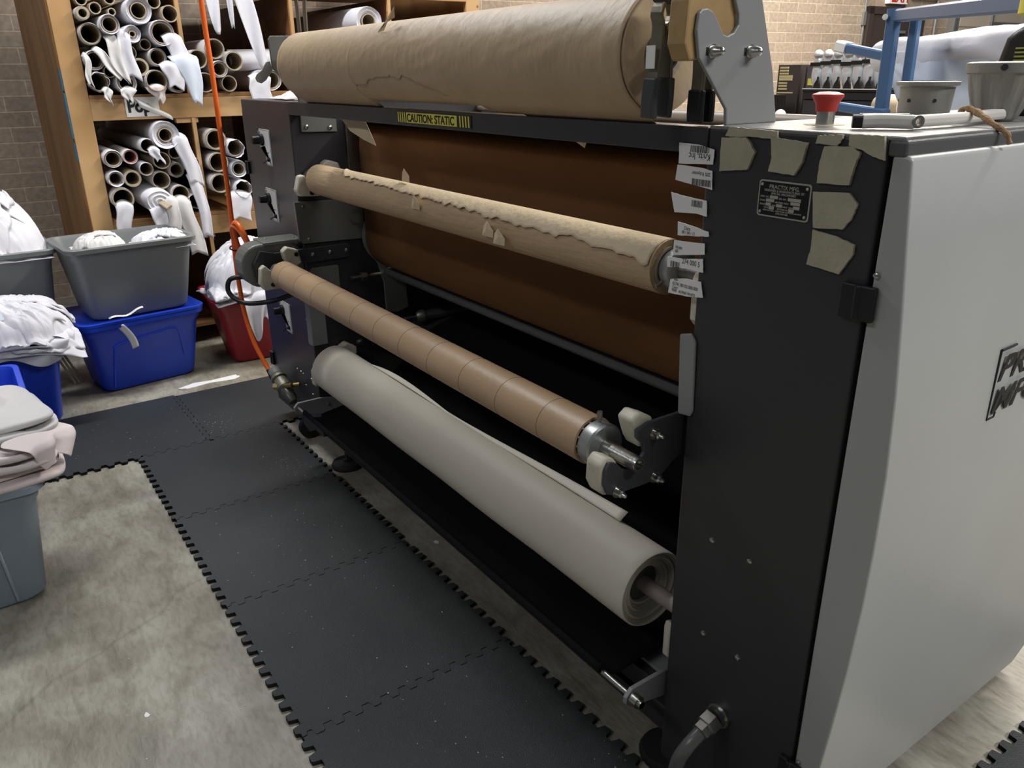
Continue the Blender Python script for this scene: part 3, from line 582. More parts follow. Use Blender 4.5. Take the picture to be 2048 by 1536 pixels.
# estop buttons
def estop(x, y, parent, s=1.):
    ob('emergency_stop_button', lathe(B(), (x, y, ZT+.003+.022*s), (0, 0, 1), [(0, 0), (0, .017*s), (.012*s, .0185*s), (.024*s, .026*s), (.0275*s, .0255*s), (.031*s, .015*s), (.032*s, 0)], 28), REDB, parent, smooth=True, label='red mushroom button')
    ob('button_collar', lathe(B(), (x, y, ZT+.003), (0, 0, 1), [(0, 0), (0, .015*s), (.022*s, .015*s), (.022*s, 0)], 24), STEEL, parent, smooth=True)
    ob('button_tape_ring', lathe(B(), (x, y, ZT+.002), (0, 0, 1), [(0, 0), (0, .034), (.0018, .032), (.0018, 0)], 9), TAPE, parent)
estop(-.812, 1.192, mach, .95)
estop(-3.02, 1.16, mach, .85)

# ------------------------------------------------------------ rolls on the machine
def jag(x, seed, s1=14, a1=.35): return a1*nz((x*s1, seed, 0))+.5*a1*abs(nz((x*s1*3.1, seed+5, 0)))
# top roll
tr = thing('tan_paper_roll', 'large wrinkled tan paper roll on top of the machine', 'paper roll', (-1.88, 1.07, 1.43))
YT, ZR, RT = 1.07, 1.5305, .1005
def wobT(t, a, r): return 1+.006*nz((t*3, math.cos(a)*1.5, math.sin(a)*1.5), 1, 2)+.004*nz((t*14+a*3, a*2.0, 0), 1, 7)
prof_ = [(0, .030)]+[(0, .095), (.004, RT-.001)]+[(.012+i*.0165, RT) for i in range(100)]+[(1.658, RT-.001), (1.660, .098), (1.655, .03)]
ob('paper_wound', lathe(B(), (-2.72, YT, ZR), (1, 0, 0), prof_, 96, True, wob=wobT), KRAFT2, tr, smooth=True)
ob('core', ring(B(), (-2.74, YT, ZR), (-1.055, YT, ZR), .040, .030, 32), CARDL, tr, smooth=True)
ob('shaft', cyl(B(), (-2.866, YT, ZR), (-.925, YT, ZR), .014, 16), STEELD, tr, smooth=True)
ob('dark_core_disc', cyl(B(), (-1.075, YT, ZR), (-1.06, YT, ZR), .0299, 24), BLACK, tr)  # black disc painting the shade inside the open core
# hanging outer sheet with the torn hole
holex = [(-2.16, 1.476), (-2.098, 1.475), (-2.055, 1.49), (-1.984, 1.496), (-1.906, 1.499), (-1.878, 1.49), (-1.863, 1.501), (-1.806, 1.487), (-1.74, 1.47), (-1.662, 1.447), (-1.55, 1.425), (-1.45, 1.418)]
def sheetend(x):
    if x < -2.16: return None
    for (a, za), (b_, zb) in zip(holex, holex[1:]):
        if a <= x <= b_: return za+(zb-za)*(x-a)/(b_-a)+.0035*nz((x*60, 0, 0))
    return None
path = []
for k in range(0, 40): a = R(75-k*3.0); path.append((YT-(RT+.0022)*math.cos(a), ZR+(RT+.0022)*math.sin(a)))
for k in range(1, 9): t = k/8; y0, z0 = path[39]; path.append((y0+(1.092-y0)*t, z0+(1.400-z0)*t-.006*math.sin(math.pi*t)))
bm = B(); cols = []
nx = 150
for i in range(nx+1):
    x = -2.715+i/nx*1.652; ze = sheetend(x); c = []
    pts = path
    if ze is not None:
        # truncate the column where the front path drops below ze
        kk = next((k for k, (y, z) in enumerate(path) if z < ze and k > 24), len(path)-1); kk = max(kk, 27)
        sub = path[:kk+1]; pts = [sub[min(int(j*(len(sub)-1)/(len(path)-1)), len(sub)-1)] for j in range(len(path))]
        pts = []
        for j in range(len(path)):
            f = j*(len(sub)-1)/(len(path)-1); a = int(f); b2 = min(a+1, len(sub)-1); f -= a
            pts.append((sub[a][0]*(1-f)+sub[b2][0]*f, sub[a][1]*(1-f)+sub[b2][1]*f))
    for j, (y, z) in enumerate(pts):
        d = .0016*nz((x*9+j*.12, j*.05, 1))+.0012*nz((x*26+j*.22, j*.1, 4))
        c.append(bm.verts.new((x, y-abs(d), z)))
    cols.append(c)
for A, Bq in zip(cols, cols[1:]):
    for j in range(len(A)-1): bm.faces.new((A[j], A[j+1], Bq[j+1], Bq[j]))
ob('hanging_sheet', bm, KRAFT2, tr, smooth='all', solid=.0006, label='torn tan sheet hanging behind the crossbar')
def shard(bm, pts, s=.003, seed=0):
    v = [bm.verts.new((p[0], p[1], p[2])) for p in pts]; c = sum((q.co for q in v), Vector())/len(v)+Vector((0, -s, s)); cv = bm.verts.new(c)
    for i in range(len(v)): bm.faces.new((v[i], v[(i+1) % len(v)], cv))
    return bm
ob('torn_flap', shard(B(), [(-2.02, .995, 1.602), (-1.975, .99, 1.603), (-1.90, .985, 1.655), (-1.93, 1.0, 1.632), (-1.965, .985, 1.618)]), KRAFTL, tr, solid=.0006)
ob('torn_flap', shard(B(), [(-2.530, 1.092, 1.372), (-2.345, 1.092, 1.372), (-2.30, 1.088, 1.335), (-2.262, 1.085, 1.300), (-2.346, 1.085, 1.313), (-2.445, 1.085, 1.335)]), KRAFTL, tr, solid=.0006)
ob('torn_flap', shard(B(), [(-1.335, 1.05+.045, 1.368), (-1.295, 1.095, 1.368), (-1.30, 1.095, 1.355)]), KRAFTL, tr, solid=.0006)
ob('torn_flap', shard(B(), [(-2.83, 1.09, 1.418), (-2.72, 1.085, 1.47), (-2.60, 1.09, 1.415), (-2.72, 1.092, 1.412)]), KRAFTL, tr, solid=.0006)
# mid kraft roll
mr = thing('kraft_paper_roll', 'brown tissue paper roll with jagged torn edge in front of the felt belt', 'paper roll', (-1.9, 1.10, 1.10))
YM, ZM, RM = 1.10, 1.151, .0535
ob('paper_wound', ring(B(), (-2.775, YM, ZM), (-1.045, YM, ZM), RM, .041, 64), KRAFT, mr, smooth=True)
ob('core', ring(B(), (-2.78, YM, ZM), (-1.042, YM, ZM), .0408, .036, 40), CARDL, mr, smooth=True)
bm = B(); cols = []
for i in range(181):
    x = -2.60+i/180*1.55; t = i/180
    end = 34+36*t+12*jag(x, 3, 9, 1.)+9*jag(x, 8, 40, 1.)
    end = -40+(end+40)*min(1, i/14)
    c = []
    for k in range(25):
        a = R(-100+(end+100)*k/24); lift = .0006+.006*max(0, (k-18)/6)**2*(.5+.8*abs(nz((x*20, 2, 0))))
        c.append(bm.verts.new((x, YM-math.sin(a)*(RM+lift), ZM+math.cos(a)*(RM+lift))))
    cols.append(c)
for A, Bq in zip(cols, cols[1:]):
    for j in range(24): bm.faces.new((A[j], A[j+1], Bq[j+1], Bq[j]))
ob('torn_outer_layer', bm, KRAFTL, mr, smooth='all', solid=.0005, label='pale torn outer layer')
for x, dz, dy in ((-2.10, .075, 0), (-1.53, -.01, -.06), (-1.585, .0, -.055), (-1.95, .02, -.052)):
    ob('torn_flap', shard(B(), [(x-.03, YM+dy-.004, ZM+dz-.018), (x+.02, YM+dy-.006, ZM+dz-.016), (x+.028, YM+dy-.010, ZM+dz+.002), (x+.002, YM+dy-.012, ZM+dz+.022), (x-.02, YM+dy-.006, ZM+dz+.008)]), KRAFTL, mr, solid=.0005)
ob('shaft', cyl(B(), (-2.79, YM, ZM), (XR-.02, YM, ZM), .0165, 20), STEELD, mr, smooth=True)
ob('chuck', lathe(B(), (-1.10, YM, ZM), (1, 0, 0), [(0, 0), (0, .034), (.06, .034), (.068, .040), (.085, .040), (.088, .036), (.088, 0)], 36), ALU, mr, smooth=True)
ob('collar_screw', cyl(B(), (-1.03, YM-.036, ZM-.02), (-1.03, YM-.050, ZM-.028), .004, 10), STEELD, mr)
# spiral cardboard tube
ct = thing('cardboard_tube', 'long bare brown cardboard tube with spiral seams in front of the machine', 'tube', (-1.9, .925, .78))
YC, ZC, RC_ = .925, .830, .0492
ob('tube_wall', ring(B(), (-2.762, YC, ZC), (-1.052, YC, ZC), RC_, .0435, 64), CARD, ct, smooth=True)
pts = []; turns = (2.762-1.052)/.145
N_ = int(turns*40)
for i in range(N_+1):
    f = i/N_; a = 2*math.pi*turns*f; pts.append((-2.762+1.71*f, YC-math.cos(a)*(RC_-.0004), ZC+math.sin(a)*(RC_-.0004)))
pts2 = []
for k in range(1, 12):   # seams, one ring per turn leaning with the winding
    bm = B(); xx = -2.762+.075+(k-1)*.152; c = []
    for i in range(49):
        a = 2*math.pi*i/48; c.append((xx+.012*math.cos(a)*0+.045*((i/48)-.5)*.6, YC-math.sin(a)*(RC_-.0003), ZC-math.cos(a)*(RC_-.0003)))
    ob('spiral_seam', tube(bm, c, .0009, 5), mat('seam_brown', (.16, .10, .055), .8), ct)
bm = B(); lathe(bm, (-1.052, YC, ZC), (1, 0, 0), [(-.03, 0), (-.03, .028), (.0, .028), (.004, .044), (.014, .0455), (.032, .0455), (.036, .042), (.037, 0)], 40)
ob('chuck', bm, ALU, ct, smooth=True, label='grey aluminium chuck')
bm = B()
for k in range(14):
    a = 2*math.pi*k/14; u = Vector((0, math.cos(a), math.sin(a))); v_ = Vector((0, -math.sin(a), math.cos(a))); c0 = Vector((-1.068, YC, ZC))
    q = [c0+u*.027-v_*.002, c0+u*.043-v_*.0017, c0+u*.043+v_*.0017, c0+u*.027+v_*.002]; A = [bm.verts.new(p) for p in q]; Z = [bm.verts.new(p+Vector((.022, 0, 0))) for p in q]
    bm.faces.new(A[::-1]); bm.faces.new(Z)
    for i in range(4): bm.faces.new((A[i], A[(i+1) % 4], Z[(i+1) % 4], Z[i]))
ob('chuck_fins', bm, UHMW, ct)
ob('set_screw', cyl(cyl(B(), (-1.035, YC, ZC+.044), (-1.035, YC, ZC+.056), .003, 8), (-1.035, YC, ZC+.056), (-1.035, YC, ZC+.068), .0055, 10), STEELD, ct)
ob('shaft', lathe(B(), (-1.052, YC, ZC), (1, 0, 0), [(0, 0), (0, .0165), (.07, .0165), (.075, .0150), (.126, .0150), (.130, .0140), (.130, .0095), (.112, .0095), (.112, 0)], 32), STEEL, ct, smooth=True)
ob('shaft', lathe(B(), (-2.762, YC, ZC), (-1, 0, 0), [(-.1, 0), (-.1, .0430), (-.002, .0430), (-.002, .02), (.028, .02), (.028, .022), (.045, .022), (.045, .028), (.075, .028), (.075, 0)], 32), STEELD, ct, smooth=True)
# white roll
wr = thing('white_paper_roll', 'thick white paper roll lying lowest in the machine above the black cloth', 'paper roll', (-1.9, 1.085, .34))
YW, ZW, RW = 1.085, .431, .0925
def wobW(t, a, r): return 1+(.022*nz((t*2.3, math.cos(a), math.sin(a)), 1, 1)+.006*math.sin(t*12)*math.sin(a+1)) if r > .08 else 1
pr = [(0, .04), (0, RW-.002), (.003, RW)]+[(.01+i*.02, RW) for i in range(87)]+[(1.752, RW), (1.755, RW-.002)]
for k in range(8): pr += [(1.755-(k % 3)*.004-k*.002, RW-.004-k*.005), (1.751-((k+1) % 3)*.004-k*.002, RW-.0065-k*.005)]
pr += [(1.73, .045), (1.70, .04)]
ob('paper_wound', lathe(B(), (-2.775, YW, ZW), (1, 0, 0), pr, 72, True, wob=wobW), WPAPER, wr, smooth=True)
ob('dark_core_disc', lathe(B(), (-1.09, YW, ZW), (1, 0, 0), [(0, 0), (0, .046), (.035, .046), (.038, .040), (.038, .018), (.036, 0)], 36), mat('dark_core_plug', (.09, .09, .085), .5), wr, smooth=True)
ob('shaft', cyl(B(), (-2.845, YW, ZW), (XR-.01, YW, ZW), .018, 20), mat('pinkish_shaft', (.30, .24, .22), .5), wr, smooth=True)
def shf(u, v):
    x = -2.50+u*1.33; wd = (.003+.030*(.42-u)/.42*(1-((.42-u)/.42)**3)) if u < .42 else .004+.026*(u-.42)/.58
    return (x, YW+.035+v*wd*.85, ZW+.0865+v*wd*.55+.002*math.sin(u*9))
ob('loose_edge', grid(B(), shf, 60, 4), WPAPER, wr, smooth='all', solid=.0006)

# ------------------------------------------------------------ clamps
def clamp(name, lab, p, L_, ang, hm, spread=.034, dirv=(0, -1, 0)):
    """spring clamp: two levers with dipped handles hanging from the pivot"""
    t = thing(name, lab, 'clamp', p)
    P0 = Vector(p); d = Vector((math.sin(ang), 0, -math.cos(ang))) if L_ > 0 else Vector((math.sin(ang), 0, math.cos(ang))); L2 = abs(L_)
    side = Vector((0, 1, 0))
    for s in (-1, 1):
        o_ = side*s; q = [P0-d*.05+o_*.004, P0-d*.02+o_*.018, P0+o_*.012, P0+d*L2*.4+o_*(spread*.8), P0+d*L2*.62+o_*(spread)]
        ob('lever', tube(B(), smoothpath(q, 4), 1, flat=(.026, .007, (1, 0, 0))), mat('lever_steel', (.22, .20, .15), .45, .7), t, bev=.001)
        q = [P0+d*L2*.55+o_*(spread*.97), P0+d*L2*.8+o_*(spread*1.08), P0+d*L2+o_*(spread*1.0)]
        ob('handle_grip', tube(B(), smoothpath(q, 4), 1, flat=(.032, .014, (1, 0, 0))), hm, t, bev=.003)
        ob('jaw_pad', tube(B(), [P0-d*.035+o_*.014, P0-d*.058+o_*.002], 1, flat=(.03, .014, (1, 0, 0))), hm, t, bev=.003)
    ob('pivot_spring', cyl(B(), P0+Vector((-.016, 0, 0)), P0+Vector((.016, 0, 0)), .009, 14), STEELD, t)
    return t
GRIP = mat('grey_vinyl_grip', (.055, .058, .058), .4)
cl = clamp('spring_clamp', 'grey-handled spring clamp gripping the near end of the tan roll core', (-1.0, 1.003, 1.568), .140, R(-3), GRIP, .017)
ob('clamp_sticker', bx(-1.012, -.992, .978, .9795, 1.505, 1.540), LABELW, cl)
clamp('spring_clamp', 'black-handled spring clamp hanging beside the tan roll bracket plate', (-.965, 1.065, 1.535), .115, R(0), BLACK, .012)
clamp('spring_clamp', 'steel spring clamp standing upright at the far end of the tan roll', (-2.80, 1.10, 1.625), -.20, R(2), GRIP, .016)

# ------------------------------------------------------------ things on the near table top
ZTT = ZT+.0035
fl = thing('flanged_metal_cup', 'round grey cast metal collar with wide flange and side holes', 'metal part', (-.880, 1.612, ZTT))
ob('cup_wall', lathe(B(), (-.880, 1.612, ZTT), (0, 0, 1), [(0, .0455), (.003, .0465), (.050, .0495), (.053, .0565), (.060, .0575), (.061, .046), (.05, .044), (.003, .041)], 48, True), mat('cast_grey', (.30, .285, .25), .42, .3, .1, 80), fl, smooth=True)
for a in (200, 262, 318):
    u = Vector((math.cos(R(a)), math.sin(R(a)), 0)); ob('side_hole', cyl(B(), Vector((-.880, 1.612, ZTT+.026))+u*.046, Vector((-.880, 1.612, ZTT+.026))+u*.0492, .0035, 12), INK, fl)
fc = thing('fluted_metal_cup', 'grey ribbed cast metal cup tapering to its base', 'metal part', (-.685, 1.485, ZTT))
def wobF(t, a, r): return 1+(.05 if .004 < t < .074 else 0)*(1 if math.cos(a*11) > .0 else -.6)
bm = lathe(B(), (-.685, 1.485, ZTT), (0, 0, 1), [(0, .028), (.004, .033), (.02, .038), (.05, .046), (.074, .053), (.076, .056), (.091, .058), (.093, .050), (.076, .046), (.006, .026)], 110, True, wob=wobF)
ob('cup_wall', bm, MC['cast_grey'], fc, smooth=True); ob('rim_hole', cyl(B(), (-.660, 1.431, ZTT+.084), (-.665, 1.437, ZTT+.084), .005, 12), INK, fc)
bt = thing('spray_bottle', 'black bottle with yellow cap standing behind the ribbed cup', 'bottle', (-.74, 1.69, ZTT))
ob('bottle_body', prism(B(), [(-.788, ZTT), (-.68, ZTT), (-.68, ZTT+.12), (-.70, ZTT+.150), (-.735, ZTT+.162), (-.760, ZTT+.150), (-.776, ZTT+.135), (-.785, ZTT+.09)], 'y', 1.66, 1.71), mat('black_bottle', (.02, .018, .016), .35), bt, bev=.012, seg=4, smooth=True)
ob('bottle_cap', lathe(B(), (-.735, 1.685, ZTT+.155), (0, 0, 1), [(0, 0), (0, .020), (.012, .020), (.020, .036), (.06, .036), (.065, 0)], 24), YELL, bt, smooth=True)
ob('bottle_label', bx(-.758, -.69, 1.657, 1.6595, ZTT+.075, ZTT+.125), INK, bt)
bm = B()
for k in range(6): box(bm, -.752, -.70+(k % 3)*.006, 1.6555, 1.657, ZTT+.08+k*.007, ZTT+.083+k*.007)
ob('label_text', bm, mat('label_yellow_green', (.40, .42, .08), .5), bt)
cn = thing('clear_canister', 'translucent bottle with printed label behind the ribbed metal cup', 'bottle', (-.630, 1.58, ZTT))
ob('canister_body', lathe(B(), (-.630, 1.58, ZTT), (0, 0, 1), [(0, 0), (0, .034), (.005, .036), (.07, .036), (.085, .02), (.09, .02), (.09, 0)], 32), mat('milky_plastic', (.55, .55, .50), .3), cn, smooth=True)
tl = thing('folding_tool', 'white plastic folding tool with black tip lying on the grey top', 'tool', (-.68, 1.25, ZTT))
TW = mat('white_plastic_tool', (.66, .62, .55), .4)
ob('short_arm', tube(B(), smoothpath([(-.712, 1.135, ZTT+.011), (-.69, 1.15, ZTT+.012), (-.648, 1.172, ZTT+.011)], 5), 1, flat=(.026, .019, (1, -.6, 0))), TW, tl, bev=.003, smooth=True)
ob('long_arm', tube(B(), smoothpath([(-.66, 1.19, ZTT+.011), (-.65, 1.30, ZTT+.012), (-.672, 1.50, ZTT+.012)], 6), 1, flat=(.020, .016, (1, 0, 0))), TW, tl, bev=.003, smooth=True)
ob('black_tip', tube(B(), [(-.722, 1.128, ZTT+.011), (-.711, 1.136, ZTT+.011)], 1, flat=(.026, .018, (1, -.6, 0))), BLACK, tl)
ob('hinge_ring', ring(B(), (-.646, 1.168, ZTT+.012), (-.640, 1.165, ZTT+.012), .009, .005, 20), STEELD, tl)
tag(ob('twine_strand', tube(B(), smoothpath([(-.675, 1.33, ZTT+.003), (-.660, 1.325, ZTT+.024), (-.64, 1.32, ZTT+.022), (-.605, 1.30, ZTT+.008), (-.577, 1.295, ZTT-.006), (-.570, 1.298, ZTT-.022)], 6), .006, 9, rf=lambda t: .0028+.0022*math.sin(t*3)+.001*math.sin(t*47)), TWINE, smooth=True), 'frayed brown twine draped over the white folding tool', 'twine')
tag(ob('marker_pen', cyl(B(), (-.82, 1.30, ZTT+.007), (-.76, 1.35, ZTT+.007), .007, 14), BLACK, smooth=True), 'short black pen lying behind the near red button', 'pen')
rnd = random.Random(4)
for i in range(7):
    x = rnd.uniform(-.91, -.83); y = rnd.uniform(1.10, 1.28)
# crumpled cloths on the left cabinet top
def rag(name, lab, cat, cx, cy, z, wx, wy, h, seed, m, rot=0, group=None, kind=None, n=44, fold=4., parent=None, edge_drop=0.):
    def f(u, v):
        a, b_ = u*2-1, v*2-1
        e = 1-max(abs(a), abs(b_))**4; rr = min(1, (a*a+b_*b_)); base = max(0., 1-rr)**.5 if h > .05 else (1-rr*.6)
        k = 1+.16*nz((a*1.3, b_*1.3, seed)); x = a*wx/2*k; y = b_*wy/2*(1+.14*nz((b_*1.6, a*1.6, seed+3)))
        q = Vector((a*1.4+seed, b_*1.4, seed*.7)); wv = noise.noise_vector(q)
        rdg = 1-abs(noise.noise(Vector((a*fold*.5+wv.x*2.2, b_*fold*.28+wv.y*2.2, seed+7))))*2
        r2 = 1-abs(noise.noise(Vector((a*fold*.9+wv.y*3, b_*fold*.7+wv.z*3, seed+17))))*2
        zz = z+.002+h*(base*(.62+.26*rdg+.10*r2))*(e if h < .05 else 1)-edge_drop*(1-e)
        c, s = math.cos(rot), math.sin(rot)
        return (cx+x*c-y*s, cy+x*s+y*c, max(zz, z+.001-edge_drop*(1-e)))
    o = ob(name, grid(B(), f, n, n), m, parent, smooth='all', solid=.003, sub=1, soff=1)
    if parent is None: tag(o, lab, cat, group, kind)
    return o
rag('crumpled_cloth', 'crumpled white and peach cloth scraps on top of the far control cabinet', 'cloth', -3.12, 1.23, ZT, .20, .26, .045, 5, WFAB2)
rag('tissue_scrap', 'pale yellow paper scrap behind the far red button', 'paper', -3.02, 1.45, ZT, .28, .30, .085, 9, KRAFTL)

# ------------------------------------------------------------ hose, valve
ho = thing('air_hose', 'bright orange air hose hanging down in front of the shelves with a tied coil', 'hose', (-3.35, .93, .9))
ob('hose_line', tube(B(), smoothpath([(-3.36, .93, 2.6), (-3.353, .93, 1.768), (-3.339, .93, 1.505), (-3.345, .93, 1.226), (-3.348, .93, 1.029), (-3.360, .93, .90), (-3.378, .93, .776), (-3.392, .935, .642), (-3.385, .94, .531), (-3.345, .95, .415), (-3.300, .97, .330), (-3.27, .98, .292)], 8), .0098, 14), ORANGE, ho, smooth=True)
cp_ = []
for i in range(60):
    a = 2*math.pi*i/59*1.95+R(200); r1, r2 = .085, .095
    cp_.append((-3.272+.088*math.cos(a)+.020*(i/59), .935+.025*math.sin(i*.22), .848+.098*math.sin(a+.35*(i/59))+.012*math.cos(a*.5)))
ob('hose_coil', tube(B(), cp_, .0092, 12), ORANGE, ho, smooth=True)
ob('cable_tie', ring(B(), (-3.355, .935, .828), (-3.354, .935, .832), .030, .024, 20), BLACK, ho)
ob('hose_ferrule', cyl(B(), (-3.275, .979, .300), (-3.252, .985, .262), .0125, 14), BLACK, ho, smooth=True)
vl = thing('air_regulator', 'grey and brass air filter regulator on the front of the far cabinet', 'valve', (-3.15, 1.0, .16))
REG = mat('cast_regulator', (.30, .28, .22), .45, .5, .2, 60, .2, 20)
ax_ = (.55, .05, -.34)
ob('regulator_cap', lathe(B(), (-3.262, .995, .300), ax_, [(0, 0), (0, .024), (.004, .027), (.035, .027), (.035, 0)], 28), mat('grey_cap', (.22, .22, .20), .5), vl, smooth=True)
ob('regulator_body', lathe(B(), (-3.231, .998, .281), ax_, [(0, 0), (0, .027), (.012, .035), (.022, .035), (.028, .028), (.055, .033), (.075, .033), (.085, .024), (.085, 0)], 16), REG, vl, smooth=True)
ob('regulator_bowl', lathe(B(), (-3.158, 1.005, .236), ax_, [(0, 0), (0, .024), (.008, .027), (.05, .026), (.075, .017), (.085, 0)], 24), mat('smoky_bowl', (.07, .068, .055), .3), vl, smooth=True)
ob('brass_fitting', cyl(cyl(B(), (-3.175, .985, .250), (-3.11, 1.02, .268), .0105, 12), (-3.20, .975, .245), (-3.17, .985, .251), .017, 6), BRASS, vl, smooth=True)
ob('mounting_pipe', cyl(B(), (-3.13, 1.015, .263), (-3.10, YF, .270), .009, 12), BRASS, vl, smooth=True)

# ------------------------------------------------------------ timber rack
XK = -4.75; XB = -6.15
rk = thing('storage_rack', 'timber and plywood storage rack full of fabric rolls against the block wall', 'rack', (-5.4, 1.8, 0))
ob('side_panel', bx(XB, XK-.025, .58, .60, 0, 2.5), PLY, rk); ob('rack_post', bx(XK-.04, XK, .585, .688, 0, 2.5), PINE, rk, bev=.003)
ob('painted_edge_mark', bx(XK-.034, XK-.006, .5775, .5862, 1.44, 1.54), mat('blue_chalk', (.02, .13, .24), .6), rk)
ob('painted_edge_mark', bx(XK-.034, XK-.004, .5775, .5862, 1.21, 1.43), MC['blue_chalk'], rk); ob('painted_edge_mark', bx(XK-.032, XK-.006, .5775, .5862, 1.09, 1.19), MC['blue_chalk'], rk)
ob('rack_post', bx(XK-.04, XK, 2.98, 3.08, 0, 2.5), PINE, rk, bev=.003); ob('side_panel', bx(XB, XK-.03, 3.03, 3.05, 0, 2.5), PLY, rk)
for zt in (1.416, .775, 2.03):
    ob('rack_beam', bx(XK-.04, XK-.001, .688, 2.98, zt-.125 if zt < 2 else zt-.10, zt-.020), PINEH, rk, bev=.002)
    ob('shelf_board', bx(XB, XK-.002, .690, 2.978, zt-.019, zt), PLY, rk, bev=.001)
ob('shelf_board', bx(XB, XK-.05, .602, 3.028, .10, .12), PLY, rk)
for y in (1.19, 1.81, 2.43):
    for z0, z1 in ((.776, 1.29), (1.417, 1.93), (2.031, 2.5), (.121, .65)):
        ob('divider', bx(XB+.02, XK-.025, y-.009, y+.009, z0, z1), PLYD, rk)
        ob('divider_edge', bx(XK-.025, XK-.004, y-.010, y+.010, z0, z1), PINE, rk)
for y in (1.16, 1.78): 
    for z0 in (1.265, .63): ob('support_cleat', bx(XK-.06, XK-.012, y-.06, y+.055, z0, z0+.024), PINE, rk)
sg = thing('shelf_sign', 'white paper sign lettered Pop with a curled corner on the rack beam', 'sign', (XK, .90, 1.31))
ob('sign_paper', bx(XK+.0005, XK+.002, .852, 1.02, 1.305, 1.403), LABELW, sg)
text('sign_text', 'Pop', .085, INK, sg, (XK+.0025, .862, 1.330), (0, 1, 0), (0, 0, 1), bold=.004, ext=.0003, sx=.85)
def curl(u, v): return (XK+.006+.022*math.sin(v*math.pi), .905+u*.16+v*.015, 1.398-u*.085-.045*v*(1-.3*u))
ob('curled_corner', grid(B(), curl, 10, 8), LABELW, sg, smooth='all', solid=.0008)

